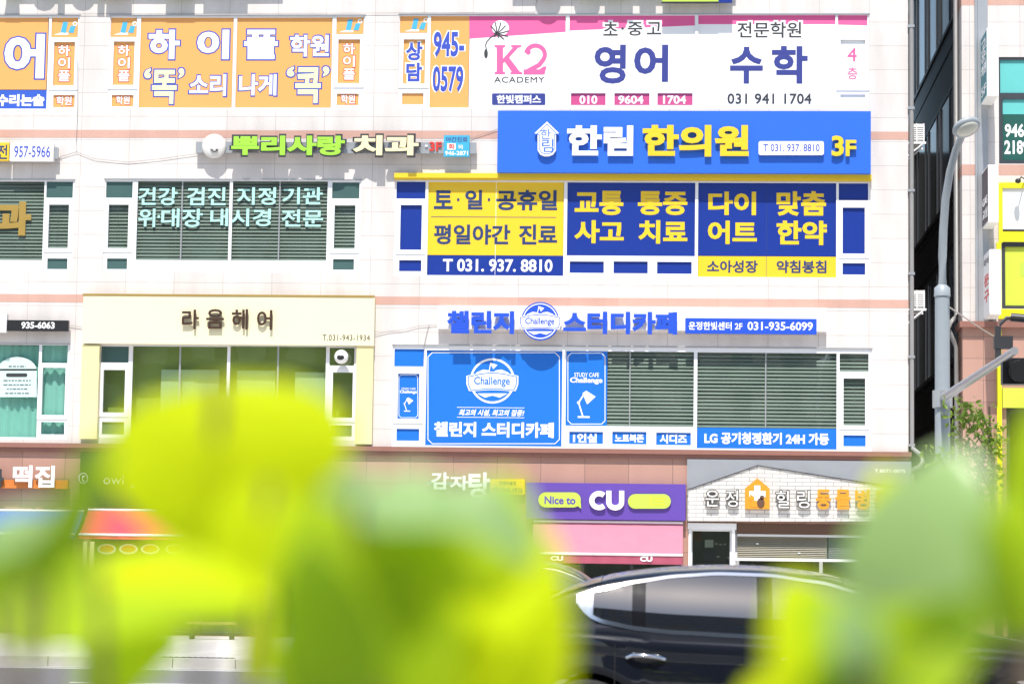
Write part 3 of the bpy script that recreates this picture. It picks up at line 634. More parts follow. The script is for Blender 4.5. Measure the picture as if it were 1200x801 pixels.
# dental clinic sign
s = sgn('dental_sign', 'channel letter sign on a grey rail with lime then cream letters and white tooth ball', 390, 172)
b = MB(); b.pbox((229.5, 166.5, 558, 179.5), -.2, -.1, 'alu')
for q in range(240, 556, 52): b.pbox((q, 168, q+2, 178), -.1, -.002, 'dark_grey')
b.build('rail', s)
b = MB(); b.text('뿌리사랑', (270, 158, 405, 183), -.36, .15, 'dark_grey', .075, grow=1.2); b.text('뿌리사랑', (271, 159, 404, 181.8), -.366, .01, 'lime', .045)
b.text('치과', (412, 157.5, 492, 183.5), -.36, .15, 'dark_grey', .075, grow=1.2); b.text('치과', (413.5, 158.5, 490.5, 182), -.366, .01, 'cream_letter', .045)
b.text('3F', (503, 166, 517.5, 177), -.24, .05, 'red', .03); b.text('-', (498, 170, 501, 172), -.24, .05, 'white', .03); b.build('lettering', s)
c_ = fp(251, 171.5, -.2); b = MB(); b.ell((c_.x, -.22, c_.z), (.30, .10, .30), 'plastic_white', 28, 16)
b.pstroke([(247.5, 175.5), (249.5, 177.2), (251, 177.5), (252.8, 177.2), (254.5, 175.5)], 1, -.34, -.29, 'ink'); b.pbox((246.5, 174.8, 249, 175.6), -.335, -.29, 'ink'); b.pbox((253, 174.8, 255.5, 175.6), -.335, -.29, 'ink'); b.build('tooth_ball', s)
b = MB(); b.pbox((520, 158.5, 550, 183.5), -.3, -.2, 'cyan_plate'); b.text('야간진료', (522.5, 160.5, 548, 166.5), -.304, .004, 'violet', .02); b.pbox((524, 168, 534, 175.5), -.304, -.3, 'white'); b.text('화', (525.5, 168.6, 532.8, 175), -.308, .004, 'red', .03); b.text('목', (536.5, 170, 543, 175), -.304, .004, 'white', 0.004); b.text('946-2871', (521.5, 177, 548.5, 182), -.304, .004, 'white', .02); b.build('hours_plate', s)
# far left phone sign
s = sgn('phone_sign', 'small yellow and white box sign with blue phone number on the left edge', 30, 178)
b = MB(); b.pbox((-60, 167, 10.5, 188), -.26, -.12, 'yellow'); b.build('name_box', s)
b = MB(); b.pbox((11.5, 168, 62.5, 188.5), -.28, -.12, 'white_sheet'); b.pbox((62.6, 173, 68, 186), -.2, -.12, 'alu'); b.pbox((-58, 172, 66, 182), -.12, -.002, 'alu'); b.build('number_box', s)
b = MB(); b.text('957-5966', (16.5, 171, 59, 184.5), -.284, .004, 'blue_text', .01); b.text('전', (-3, 169.5, 8.5, 186.5), -.264, .004, 'navy_ink', .02); b.build('lettering', s)
# hair salon surround
s = sgn('hair_salon_sign', 'cream board and side posts framing the hair salon window with brown brush letters', 266, 500)
b = MB(); b.pbox((97, 347, 438.5, 403.5), -.20, -.002, 'cream'); x0, x1, z0, z1 = rect(97, 345, 438.5, 347.2, -.20); b.box(x0, x1, -.215, -.002, z0+.001, z1, 'gold'); b.build('board', s)
for r in ((94.5, 404, 115, 514), (416.8, 404, 436.5, 520)): b = MB(); b.pbox(r, -.16, -.002, 'cream_post'); b.build('side_post', s)
b = MB()
for t, r in (('라', (213, 362.5, 233, 385.5)), ('움', (241.5, 362, 262.5, 385)), ('헤', (271.5, 362, 290.5, 386)), ('어', (301, 363, 319, 386.5))):
    b.text(t, r, -.29, .05, 'brown_letter', .022)
    for k in range(1): pass
b.text('T.031-943-1934', (378, 392, 433.5, 399), -.204, .004, 'ink', .006, spacing=1.1); b.build('lettering', s)
# black phone sign
s = sgn('black_phone_sign', 'black strip sign with white number below the pink band at left', 40, 382)
b = MB(); b.pbox((-60, 367, 7.5, 389), -.30, -.12, 'white_sheet'); b.build('white_box', s)
b = MB(); b.pbox((8, 375, 80, 387.5), -.24, -.12, 'black'); b.pbox((-50, 377, 76, 384), -.12, -.002, 'dark_grey'); b.build('black_box', s)
b = MB(); b.text('935-6063', (25, 377, 64, 385), -.244, .004, 'white', .03); b.build('lettering', s)
# study cafe sign
s = sgn('study_room_sign', 'long white rail sign with raised blue letters and a round blue badge', 740, 380)
b = MB(); b.pbox((513, 360, 968.5, 386.5), -.20, -.002, 'white'); b.build('rail', s)
b = MB(); b.text('챌린지', (523.5, 364, 602.5, 391), -.33, .10, 'chal_letter', .048); b.text('스터디카페', (660, 365, 793.5, 391.5), -.33, .10, 'chal_letter', .048); b.build('lettering', s)
b = MB(); badge(b, 633, 376, .80, -.32, 'chal_letter', 'chal_letter', 'white', -.21); b.build('badge', s)
b = MB(); b.pstroke([(633+21.6*math.cos(R(a)), 376+21.6*math.sin(R(a))) for a in range(0, 360, 8)], 1.4, -.324, -.205, 'chal_letter', True); b.build('badge_ring', s)
b = MB(); b.pbox((803, 373, 957, 391), -.30, -.203, 'chal_letter'); b.text('운정한빛센터 2F', (807, 377, 870, 386.5), -.304, .004, 'white', .02); b.text('031-935-6099', (876, 377, 952.5, 387), -.304, .004, 'white', .02); b.build('address_plate', s)
# rice cake shop sign
s = sgn('rice_cake_sign', 'white rounded letters on an orange plank against pink granite', 40, 566)
b = MB(); b.pbox((-80, 561.5, 79.5, 571.5), -.24, -.10, 'orange_plank'); b.pbox((-70, 563, 70, 569), -.1, -.002, 'dark_grey'); b.build('plank', s)
b = MB(); b.text('떡집', (15, 545, 64, 571), -.34, .09, 'white', .032); b.text('름', (-19, 549, 4.5, 571), -.33, .09, 'dark_grey', .05); b.build('lettering', s)
# dark green sign
s = sgn('green_panel_sign', 'dark green sign panel above the red awning with thin white outlined letters', 190, 565)
b = MB(); b.pbox((93.5, 531, 306, 594), -.12, -.002, 'green_panel'); b.build('panel', s)
b = MB(); b.cut('lettering'); b.last = 't'; b.pstroke([(97.5+5*math.cos(R(a)), 560+6*math.sin(R(a))) for a in range(0, 360, 20)], .9, -.125, -.12, 'white', True); b.text('t', (95.5, 556, 99.5, 564), -.126, .005, 'white', .004); b.text('owl', (121, 556, 145, 567), -.126, .005, 'white', .0); b.text('굴', (152, 552, 172, 571), -.126, .005, 'white', .02); b.build('lettering', s)
# soup restaurant letters
s = sgn('soup_restaurant_sign', 'white brush style letters fixed on the pink granite beside the yellow plate', 530, 570)
b = MB(); b.text('감', (505, 553, 526, 573), -.14, .05, 'white', .03); b.text('자', (527, 557, 549, 574), -.14, .05, 'white', .03); b.text('탕', (549, 553, 574, 584), -.14, .05, 'white', .03)
b.cut('rail'); x0, x1, z0, z1 = rect(500, 565, 576, 568); b.box(x0, x1, -.09, -.05, z0, z1, 'alu'); b.box(x0+.1, x0+.14, -.05, -.002, z0, z1, 'alu'); b.box(x1-.14, x1-.1, -.05, -.002, z0, z1, 'alu'); b.build('lettering', s)
s = sgn('yellow_phone_plate', 'small yellow plate with dark number right of the white brush letters', 595, 570)
b = MB(); b.prr((574.5, 561, 615, 579), 1.5, -.12, -.002, 'yellow'); b.build('plate', s)
b = MB(); b.text('한빛마을점', (585.5, 563.5, 604.5, 568), -.124, .004, 'ink', .012); b.text('031-944-4936', (577, 571, 612.5, 577.5), -.124, .004, 'ink', .004); b.build('lettering', s)
# convenience store sign
s = sgn('convenience_store_sign', 'purple box sign with large white letters between two lime pills', 710, 590)
b = MB(); b.pbox((616.5, 566, 803.5, 608.5), -.22, -.002, 'purple'); b.build('panel', s)
b = MB(); b.prr((631, 576.5, 680.5, 594), 8.5, -.28, -.23, 'cu_lime'); b.pprism([(674, 590), (680.5, 588), (681, 595.5)], -.279, -.23, 'cu_lime'); b.text('Nice to', (638, 581, 674.5, 590.5), -.284, .004, 'purple', .03); b.build('speech_bubble', s)
b = MB(); b.prr((736, 578.5, 786, 595.5), 8.3, -.28, -.23, 'cu_lime'); b.pbox((762, 581, 763, 593), -.284, -.28, 'yellow')
for q in (583, 586.5, 590): b.pbox((765, q, 779, q+1), -.284, -.28, 'yellow')
b.build('lime_pill', s)
b = MB(); b.cut('lettering')
b.pstroke([(703.5+8.5*math.cos(R(a))-1.5, 586+8.2*math.sin(R(a))) for a in range(48, 315, 12)], 6, -.30, -.23, 'white')
b.cut('lettering')
b.pstroke([(713.5, 574.5), (713.5, 586)]+[(721+7.5*math.cos(R(a)), 588+6.5*math.sin(R(a))) for a in range(170, 5, -12)]+[(728.5, 586), (728.5, 574.5)], 6, -.302, -.23, 'white'); b.build('lettering', s)
# animal hospital sign
s = sgn('animal_hospital_sign', 'white brick gable sign with grey and orange raised syllables and an orange house emblem', 936, 575)
b = MB(); b.pbox((805, 539, 1068, 610.5), -.12, -.002, 'gable_grey'); b.build('panel', s)
b = MB(); b.pprism([(806, 610.3), (806, 573), (888, 545), (1050, 571), (1068, 573), (1068, 610.3)], -.20, -.12, 'brick_white'); b.build('brick_gable', s)
b = MB(); b.pstroke([(805, 573.5), (888, 545), (1068, 573.5)], 1.0, -.23, -.19, 'dark_frame'); b.build('gable_trim', s)
b = MB()
for t, r, m_ in (('운', (825.5, 573, 844, 594), 'letter_grey'), ('정', (849.5, 573, 866, 594.5), 'letter_grey'), ('힐', (908.5, 573.5, 926, 596), 'letter_grey'), ('링', (933, 573.5, 950, 596), 'letter_grey'), ('동', (956, 573, 974, 596.5), 'pet_orange'), ('물', (979, 573, 997, 596.5), 'pet_orange'), ('병', (1002, 573, 1019.5, 596.5), 'pet_orange'), ('원', (1025, 573, 1042, 596.5), 'pet_orange')):
    b.text(t, r, -.31, .08, m_, .038 if m_ != 'letter_grey' else .05)
    if m_ == 'letter_grey': b.text(t, r, -.3155, .006, 'white', .001, grow=-1.2)
b.text('T.8071-0075', (1025, 549.5, 1061, 553.5), -.125, .004, 'white', .012); b.build('lettering', s)
b = MB(); b.pprism([(887.5, 560), (902, 572), (902, 596), (873, 596), (873, 572)], -.31, -.22, 'pet_orange')
b.pprism([(884, 568.5), (891, 568.5), (891, 575), (897, 575), (897, 582), (891, 582), (891, 589), (884, 589), (884, 582), (878, 582), (878, 575), (884, 575)], -.314, -.31, 'white')
b.pdisc(884.5, 590, 5.5, 4, -.318, -.31, 'pet_orange', 20); b.pdisc(881, 583.5, 3.2, 3.2, -.318, -.31, 'pet_orange', 18); b.pprism([(879, 582), (879, 578), (881.5, 580.5)], -.319, -.31, 'pet_orange'); b.pdisc(891.5, 589, 4.5, 6, -.3195, -.31, 'brown_header', 20); b.pdisc(893, 582.5, 2.6, 2.6, -.3195, -.31, 'brown_header', 18); b.build('house_emblem', s)
# fifth floor signs (their undersides and shadows reach into the picture)
s = sgn('upper_left_sign', 'channel letter sign on a rail above the orange academy windows at the top edge', 150, -10)
b = MB(); b.pbox((5, -24, 330, -14), -.2, -.1, 'alu'); b.pbox((10, -22, 320, -16), -.1, -.002, 'dark_grey'); b.build('rail', s)
b = MB(); b.text('아이', (36, -40, 120, -5), -.27, .15, 'lime', .045); b.cut('letter_box'); b.pbox((122, -34, 152, -5), -.27, -.2, 'cream_letter'); b.cut('letter_box'); b.pbox((192, -40, 226, -5), -.27, -.2, 'lime'); b.cut('letter_box'); b.pprism([(2, -5), (8, -36), (18, -36), (20, -5)], -.27, -.2, 'lime'); b.cut('plate'); b.pbox((236, -44, 288, -12), -.3, -.2, 'cyan_plate'); b.build('lettering', s)
s = sgn('upper_right_sign', 'lime panelled sign on a rail whose lower edge shows above the pink window', 740, -8)
b = MB(); b.pbox((600, -26, 862, -12), -.2, -.1, 'alu'); b.pbox((610, -22, 855, -16), -.1, -.002, 'dark_grey'); b.build('rail', s)
b = MB(); b.cut('logo_disc'); b.pdisc(641, -20, 15, 17, -.27, -.2, 'plastic_white'); b.cut('letter_box'); b.pprism([(672, -34), (702, -34), (702, -16), (699, -5), (675, -5), (672, -16)], -.27, -.2, 'lime'); b.cut('letter_box'); b.pbox((708, -36, 741, -5), -.27, -.2, 'lime'); b.cut('letter_box'); b.pbox((749, -38, 768, -9), -.27, -.2, 'lime'); b.build('lettering', s)
b = MB(); b.pbox((776, -30, 842, 2.0), -.31, -.2, 'cu_lime'); b.pbox((842.3, -30, 858, 2.6), -.31, -.2, 'navy'); b.pbox((775, 2.1, 842, 3.0), -.32, -.2, 'dark_grey'); b.build('panel', s)

# awnings
def awning(name, label, r, drop_px, out, mtop, mval, val_px, text=None, group=None):
    x0, x1, z0, z1 = rect(*r, -.1); t = thing(name, label, 'awning', ((x0+x1)/2, -.05, z0), group)
    zt = fp((r[0]+r[2])/2, r[1], -.1).z; zf = fp((r[0]+r[2])/2, r[1]+drop_px, -out).z; zv = fp((r[0]+r[2])/2, r[1]+drop_px+val_px, -out).z
    xa, xb = fp(r[0], r[3], -out).x, fp(r[2], r[3], -out).x
    b = MB(); n = 30; vs = []; fs = []
    for i in range(n+1):
        for k in range(7):
            q = k/6; x = xa+(xb-xa)*i/n; sag = .035*math.sin(math.pi*q)*(1+.5*math.sin(i*1.1)); vs.append((x, -.1-(out-.1)*q, zt+(zf-zt)*q-sag))
    fs = [(i*7+k, i*7+k+1, (i+1)*7+k+1, (i+1)*7+k) for i in range(n) for k in range(6)]; b.add(vs, fs, mtop, True); b.build('canopy', t)
    b = MB(); vs = []
    for i in range(n*2+1):
        x = xa+(xb-xa)*i/(n*2); yw = -out-.012*math.sin(i*.9); vs += [(x, -out, zf-.03), (x, yw, zv)]
    b.add(vs, [(2*i, 2*i+1, 2*i+3, 2*i+2) for i in range(n*2)], mval, True); b.build('valance', t)
    b = MB(); b.tube([(xa, -out, zf), (xb, -out, zf)], .03, 'white'); b.tube([(xa, -.09, zt+.02), (xb, -.09, zt+.02)], .035, 'white')
    for x in (xa+.1, xb-.1): b.tube([(x, -.05, zf+.1), (x, -out, zf-.02)], .02, 'alu')
    b.build('bar', t)
    if text:
        b = MB()
        for q in text[1]: b.text(text[0], q, -out-.022, .006, 'white', .05)
        b.build('lettering', t)
    return t
awning('red_awning', 'sloping red fabric awning below the dark green sign panel', (92, 599, 300, 634), 28, 1.0, 'fabric_red', 'fabric_red', 5)
awning('pink_awning', 'pink fabric awning with maroon valance below the purple sign', (622, 612, 800, 660), 37, .9, 'fabric_pink', 'fabric_maroon', 11, ('CU', ((645, 651, 660, 656.5), (750, 651.5, 764.5, 657.5))))
awning('blue_awning', 'blue fabric awning at the left edge below the rice cake sign', (-170, 598, 88, 632), 26, .9, 'fabric_blue', 'fabric_blue', 5)
for px, lab in ((98, 'cream steel post under the left corner of the red awning'), (106, 'slim white post beside the cream post under the red awning')):
    p = fp(px, 700, -1.02); q = fp(px, 634, -1.02); b = MB(); b.box(p.x-.05, p.x+.05, -1.03, -.93, .15, q.z, 'cream_post'); b.box(p.x-.09, p.x+.09, -1.07, -.89, .15, .18, 'alu'); tag(b.build('awning_post'), lab, 'post')

# small fittings on the building
p = fp(400, 418, -.25); t = thing('security_camera', 'white ball security camera above the right side of the hair salon window', 'security camera', (p.x, -.05, p.z))
b = MB(); b.tube([(p.x, .02, p.z+.1), (p.x, -.15, p.z+.1), (p.x, -.22, p.z+.05)], .03, 'plastic_white'); b.build('bracket', t)
b = MB(); b.ell((p.x, -.25, p.z), (.17, .17, .17), 'white'); b.build('housing', t)
b = MB(); b.ell((p.x, -.385, p.z-.02), (.09, .05, .07), 'black'); b.build('lens', t)
def cable(label, pts, rad=.006, Y=-.03):
    P = [fp(x, y, Y) for x, y in pts]; b = MB(); b.tube(P, rad, 'pipe_grey', 6); tag(b.build('cable'), label, 'cable')
cable('thin dark cable running down left of the orange window to the dental rail', [(91, 70), (91, 128), (89.5, 165), (90, 178), (70, 184), (72, 186)])
cable('slack cable strung from the yellow phone sign toward the dental sign rail', [(90, 178), (110, 186), (150, 190), (190, 186), (232, 180)])
cable('short cable from the black phone sign to the cream board', [(80, 381), (88, 382), (96, 383)])
cable('cable drooping from the cream board to the study room rail', [(439, 392), (456, 388), (470, 387), (490, 382), (514, 380)])
cable('cable dropping from the study room rail past the blue film window', [(503, 380), (500, 390), (497, 405), (497, 420)])
cable('dark conduit along the top edge of the fourth floor wall', [(-20, 16.5), (95, 16.5), (250, 16), (427, 15.5), (627, 14.5), (629, 0), (629, -20)])
cable('thin cable from the cyan hours plate up to the blue clinic box', [(551, 162), (570, 156), (584, 151)])
def pipe(name, label, pts, rad, m='pipe_grey'):
    b = MB(); b.tube(pts, rad, m, 12)
    for i in range(int(len(pts))): pass
    return tag(b.build(name), label, 'pipe')
xx = XR+.075; zl = LEDGE_B
b = MB(); b.tube([(xx, -.02, TOP-.5), (xx, -.02, zl+.45), (xx+.02, -.05, zl+.3), (xx+.2, -.22, zl+.12), (xx+.24, -.26, zl-.02), (xx+.16, -.24, zl-.14), (xx+.02, -.14, zl-.2), (xx, -.1, zl-.35), (xx, -.1, .16)], .055, 'pipe_grey', 12)
for z in (4.9, 7, 9, 11, 13, 15, 17): b.box(xx-.09, xx+.07, -.085, .02, z-.03, z+.03, 'alu')
tag(b.build('drain_pipe'), 'grey drain pipe down the right corner of the tiled building', 'pipe')
def aircon(py0, py1, label):
    z1, z0 = fp(1070, py0).z, fp(1070, py1).z; t = thing('air_conditioner', label, 'air conditioner', (XR+.2, .9, z0), 'air conditioners on the alley wall')
    x0, x1 = XR+.06, XR+.40
    b = MB(); b.box(x0, x1, .35, 1.15, z0+.06, z1, 'plastic_white'); b.build('casing', t)
    b = MB()
    for k in range(7): zz = z0+.12+(z1-z0-.2)*k/6; b.box(x0-.015, x1+.02, .31, .345, zz-.012, zz+.012, 'white')
    for q in (x0, (x0+x1)/2, x1): b.box(q-.012, q+.012, .30, .34, z0+.06, z1, 'white')
    b.build('grille', t)
    for q in (.3, 1.12): b = MB(); b.box(XR, x1+.05, q-.02, q+.03, z0, z0+.05, 'white'); b.tube([(XR+.01, q, z0-.3), (x1, q, z0+.02)], .02, 'white', 6); b.build('bracket', t)
aircon(142, 166, 'white air conditioner cage on the alley wall level with the upper pink band')
aircon(338, 362, 'white air conditioner cage on the alley wall level with the lower pink band')

# ------------------------------------------------------------------ neighbour building
NX = fp(1128, 400).x; NXR = NX+22
N_ = thing('corner_building', 'neighbouring white tiled building across the alley with dark side wall and yellow trim', 'building', (NX+8, 8, .15))
nl_t, nl_b = fp(1150, 377).z, fp(1150, 384).z
NW = {'a': (1170.5, 67, 1330, 192), 'b': (1174, 284, 1330, 362)}; NO = {k: rect(*v) for k, v in NW.items()}
b = MB(); holes(b, (NX, NXR, nl_t, TOP-1), list(NO.values()), 0, .2, 'wall_tile'); b.add([(NX, 0, nl_t), (NX, .95, nl_t), (NX, .95, TOP-1), (NX, 0, TOP-1)], [(3, 2, 1, 0)], 'wall_tile'); b.build('wall', N_)
gx = rect(1180, 470, 1330, 752); b = MB(); holes(b, (NX, NXR, .15, nl_b), [(gx[0], gx[1], .16, gx[3])], 0, .3, 'granite'); b.add([(NX, 0, .15), (NX, .95, .15), (NX, .95, nl_b), (NX, 0, nl_b)], [(3, 2, 1, 0)], 'granite'); b.build('granite_base', N_)
b = MB(); b.box(NX-.08, NXR, -.16, .95, nl_b, nl_t, 'ledge'); b.build('ledge', N_)
for py in (199, 0): p = fp(1150, py); b = MB(); b.box(NX-.004, NXR, -.004, .9, p.z-.13, p.z+.13, 'granite_band'); b.build('stone_band', N_)
SY = 17.5
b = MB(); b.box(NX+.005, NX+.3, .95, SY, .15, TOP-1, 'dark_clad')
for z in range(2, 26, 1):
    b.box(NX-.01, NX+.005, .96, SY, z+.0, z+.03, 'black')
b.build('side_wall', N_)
for k, (z0, z1) in enumerate(((15.7, 18.6), (11.3, 13.9), (7.2, 9.7), (19.8, 22.6))):
    b = MB(); yy = 1.6
    b.box(NX-.03, NX+.02, 1.3, 14.4, z0-.1, z0, 'dark_frame'); b.box(NX-.03, NX+.02, 1.3, 14.4, z1, z1+.1, 'dark_frame')
    while yy < 14.4: b.box(NX-.05, NX+.02, yy, yy+.12, z0, z1, 'dark_frame'); b.box(NX-.045, NX+.02, yy+.9, yy+.94, z0, z1, 'dark_frame'); yy += 3.2
    f = b.build('window', N_); g = MB(); g.box(NX-.012, NX+.004, 1.4, 14.3, z0, z1, 'side_glass' if 'side_glass' in MATS else 'car_glass'); g.build('glass', f)
b = MB(); b.box(XR-6, NX+.3, SY, SY+.3, .15, 15, 'dark_clad'); b.build('unseen_end_wall', N_)  # unseen wall, added; its height sets what the alley glass reflects
b = MB(); b.box(NX, NXR, .1, SY, TOP-1, TOP-.7, 'roofing'); b.build('roof', N_)
b = MB(); b.box(NX+.31, NXR, 5., 5.1, .16, TOP-1.1, 'interior'); b.box(NXR-.1, NXR, 0.05, SY, .16, TOP-1.1, 'wall_tile'); b.box(NX, NXR, SY-.1, SY, .16, TOP-1.1, 'wall_tile'); b.build('inner_wall', N_)
def nwin(key, label, panes, films, m='dark_frame'):
    b = MB(); hs = [rect(*p) for p in panes]; holes(b, NO[key], hs, .02, .09, m); f = b.build('window', N_); f['label'] = label
    g = MB()
    for h in hs: g.add([(h[0], .075, h[2]), (h[1], .075, h[2]), (h[1], .075, h[3]), (h[0], .075, h[3])], [(0, 1, 2, 3)], 'window_glass')
    g.build('glass', f); g = MB()
    for r, mm in films: g.pbox(r, FY, .073, mm)
    g.build('window_film', f); return f
f = nwin('a', 'dark framed teal window with a white phone number', [(1172, 70, 1240, 109), (1175, 116, 1240, 188), (1245, 70, 1326, 188)], [((1172, 70, 1240, 109), 'film_cyan'), ((1175, 116, 1240, 134), 'film_cyan'), ((1175, 134.4, 1240, 188), 'teal_dk'), ((1245, 70, 1326, 188), 'film_cyan')])
b = MB(); b.text('946-', (1177.5, 145, 1205, 161), TY, .003, 'white', .03); b.text('2189', (1177, 164.5, 1206, 181), TY, .003, 'white', .03); b.build('lettering', f)
f = nwin('b', 'lime filmed window in a dark frame beside the stationery sign', [(1178, 289, 1250, 358), (1255, 289, 1326, 358)], [((1178, 289, 1250, 358), 'lime_film'), ((1255, 289, 1326, 358), 'lime_film')])
b = MB(); b.pbox((1196, 308, 1212, 323), TY, FY, 'cu_lime'); b.build('lettering', f)
# yellow shop surround
s = thing('yellow_shop_surround', 'bright yellow frame around the grey fascia and lime window of the neighbouring building', 'sign', (fp(1172, 500).x, -.05, .15))
b = MB(); b.pbox((1170.5, 214, 1175, 284), -.10, -.002, 'bright_yellow'); b.pbox((1175.1, 214, 1330, 220.5), -.10, -.002, 'bright_yellow'); b.pbox((1175.1, 271, 1330, 283.5), -.06, -.002, 'bright_yellow'); b.pbox((1169, 386, 1174.5, 740), -.10, -.002, 'bright_yellow'); b.pbox((1170, 362.5, 1330, 374), -.06, -.002, 'bright_yellow'); b.pbox((1168, 284, 1173.5, 362), -.10, -.002, 'bright_yellow'); b.build('frame', s)
b = MB(); b.pbox((1175.1, 221, 1330, 269), -.05, -.002, 'white_sheet'); b.pbox((1175.1, 269, 1330, 271), -.07, -.002, 'black'); b.build('fascia', s)
b = MB(); b.pbox((1175, 455, 1330, 478), -.15, -.002, 'lime_film'); b.build('sign_board', s)
b = MB(); hs = [rect(1184, 484, 1226, 748, .2), rect(1230, 484, 1326, 748, .2)]; holes(b, (gx[0], gx[1], .16, gx[3]), hs, .2, .26, 'dark_frame'); f = b.build('shopfront', N_)
g = MB()
for h in hs: g.add([(h[0], .24, h[2]), (h[1], .24, h[2]), (h[1], .24, h[3]), (h[0], .24, h[3])], [(0, 1, 2, 3)], 'shop_glass')
g.build('glass', f)
def blade(name, label, pxw, pxf, pxe, py0, py1, mface, medge, texts, group='projecting signs on the neighbouring building'):
    """projecting sign: pxe front edge right, pxf front edge left (face plane); pxw = far edge of the face"""
    yf = -1.25; a = fp(pxf, (py0+py1)/2, yf); c = fp(pxe, (py0+py1)/2, yf); X0, X1 = a.x, c.x
    z1, z0 = fp(pxf, py0, yf).z, fp(pxf, py1, yf).z; yb = onx(pxw, (py0+py1)/2, X0).y; yb = min(yb, -.05)
    t = thing(name, label, 'sign', (X0, yb, z0), group)
    b = MB(); b.box(X0, X1, yf, yb, z0, z1, medge); b.build('box', t)
    b = MB(); b.box(X0-.006, X0, yf+.03, yb-.03, z0+.04, z1-.04, mface); b.build('face', t)
    b = MB()
    for (tx, f0, f1, m_, bd) in texts:
        vs, fs = text_data(tx, bd); xs = [v.x for v in vs]; ys = [v.y for v in vs]
        za, zb_ = z1+(z0-z1)*f1, z1+(z0-z1)*f0; ya, yb_ = yb-.12, yf+.12
        out = [(X0-.012 if v.z > 0 else X0-.004, ya+(yb_-ya)*(v.x-min(xs))/(max(xs)-min(xs)), za+(zb_-za)*(v.y-min(ys))/(max(ys)-min(ys))) for v in vs]
        b.cut('lettering'); b.add(out, fs, m_)
    if texts: b.build('lettering', t)
    for q in (.2, .8):
        b = MB(); z = z0+(z1-z0)*q; b.box(X0+.08, X0+.16, yb, -.002, z-.04, z+.04, 'dark_grey'); b.build('bracket', t)
blade('projecting_sign', 'teal faced projecting sign, topmost on the neighbouring corner', 1147, 1156.5, 1170, 33, 112, 'teal', 'white', [('고', .1, .25, 'white', .03), ('운', .27, .42, 'white', .03), ('의원', .45, .62, 'white', .03), ('5F', .78, .92, 'white', .02)])
blade('projecting_sign', 'brown and white faced projecting sign, middle one on the neighbouring corner', 1148, 1158, 1170, 193, 260, 'sign_brown', 'white', [('GAS', .5, .64, 'white', .04), ('교실', .7, .88, 'white', .03)])
blade('projecting_sign', 'white projecting sign with red letters, lowest on the neighbouring corner', 1150.5, 1160, 1173, 292, 368, 'white', 'white', [('미아', .08, .2, 'ink', .02), ('문', .34, .52, 'red', .05), ('구', .58, .78, 'red', .05)])
b = MB(); pz = [onx(1122, q, NX-.09) for q in (0, 360)]
xx = NX-.10
b.tube([(xx, .5, 26), (xx, .5, nl_t+.25), (xx-.05, .42, nl_t+.12), (xx-.16, .3, nl_t), (xx-.16, .3, nl_b-.1), (xx-.06, .4, nl_b-.3), (xx, .45, nl_b-.45), (xx, .45, .16)], .055, 'pipe_grey', 12); tag(b.build('drain_pipe'), 'pale grey drain pipe on the neighbouring building beside the alley', 'pipe')
b = MB(); p0, p1 = fp(1144, 60, -.06), fp(1144, 360, -.06); b.tube([(p0.x, -.06, 18), (p0.x, -.06, nl_t)], .04, 'alu', 10); q = fp(1152, 200, -.06)
tag(b.build('conduit'), 'slim vertical conduit left of the projecting signs', 'pipe')
b = MB(); b.box(q.x-.12, q.x+.12, -.10, -.002, nl_t, 17, 'alu'); tag(b.build('sign_rail'), 'flat vertical mounting rail behind the projecting signs', 'rail')
t = thing('spotlight', 'small black spotlight on an arm above the yellow frame', 'spotlight', fp(1193, 212, -.3))
p = fp(1193, 212, -.45); b = MB(); b.tube([(p.x+.2, -.11, p.z+.1), (p.x+.1, -.3, p.z+.12), (p.x, -.45, p.z)], .015, 'black', 6); b.build('arm', t); b = MB(); b.ell(p, (.07, .1, .06), 'black'); b.build('head', t)

# ------------------------------------------------------------------ street lamp and traffic signal
LD = 42.4; LY = LD-D
base = fp(1104.5, 500, LY); lx = base.x
t = thing('street_lamp', 'tall grey street lamp with curved arm and oval head in front of the alley', 'street lamp', (lx, LY, .15))
zc = fp(1104.5, 336, LY).z
b = MB(); b.tube([(lx, LY, .15), (lx, LY, zc-.15)], [.135, .12], 'pole_grey', 20); b.tube([(lx, LY, .15), (lx, LY, .5)], .19, 'pole_grey', 16); b.build('pole', t)
b = MB(); b.tube([(lx, LY, zc-.16), (lx, LY, zc-.02), (lx, LY, zc+.04)], [.135, .13, .06], 'pole_grey', 20); b.build('collar', t)
pts = [fp(x, y, LY) for x, y in ((1104.5, 338), (1104.3, 300), (1104.8, 270), (1106.5, 235), (1110.5, 205), (1116, 182), (1122, 167), (1128, 157))]
pts = [Vector((p.x, LY-.03*i*i*.8, p.z)) for i, p in enumerate(pts)]
b = MB(); b.tube(pts, [.075, .072, .07, .066, .062, .06, .058, .055], 'pole_grey', 14); b.build('arm', t)
hc = Vector((fp(1131.5, 149, LY).x, LY-1.55, fp(1131.5, 150, LY-1.5).z))
hc.x = (ray(1132, 150)*((LY-1.5+D)/ray(1132, 150).y)).x
M = Matrix.Rotation(R(-20), 3, 'Y') @ Matrix.Rotation(R(-30), 3, 'X')
b = MB(); b.ell(hc, (.235, .22, .095), 'pole_grey', 24, 14, M); b.build('head', t)
b = MB(); b.ell(hc+M @ Vector((0, -.02, -.045)), (.185, .16, .07), 'lamp_lens', 24, 14, M); b.build('lens', t)
b = MB(); b.tube([pts[-1], hc+Vector((0, .2, -.02))], .05, 'pole_grey'); b.build('neck', t)
t = thing('traffic_signal', 'black traffic signal seen from behind on a long grey arm from the lamp pole', 'traffic signal', (lx, LY-.15, 4.3))
za = fp(1104.5, 466, LY).z; A = Vector((lx+.02, LY-.14, za)); Bp = ray(1189, 411); tt = 34.6/Bp.y; Bp = CAM+Bp*tt
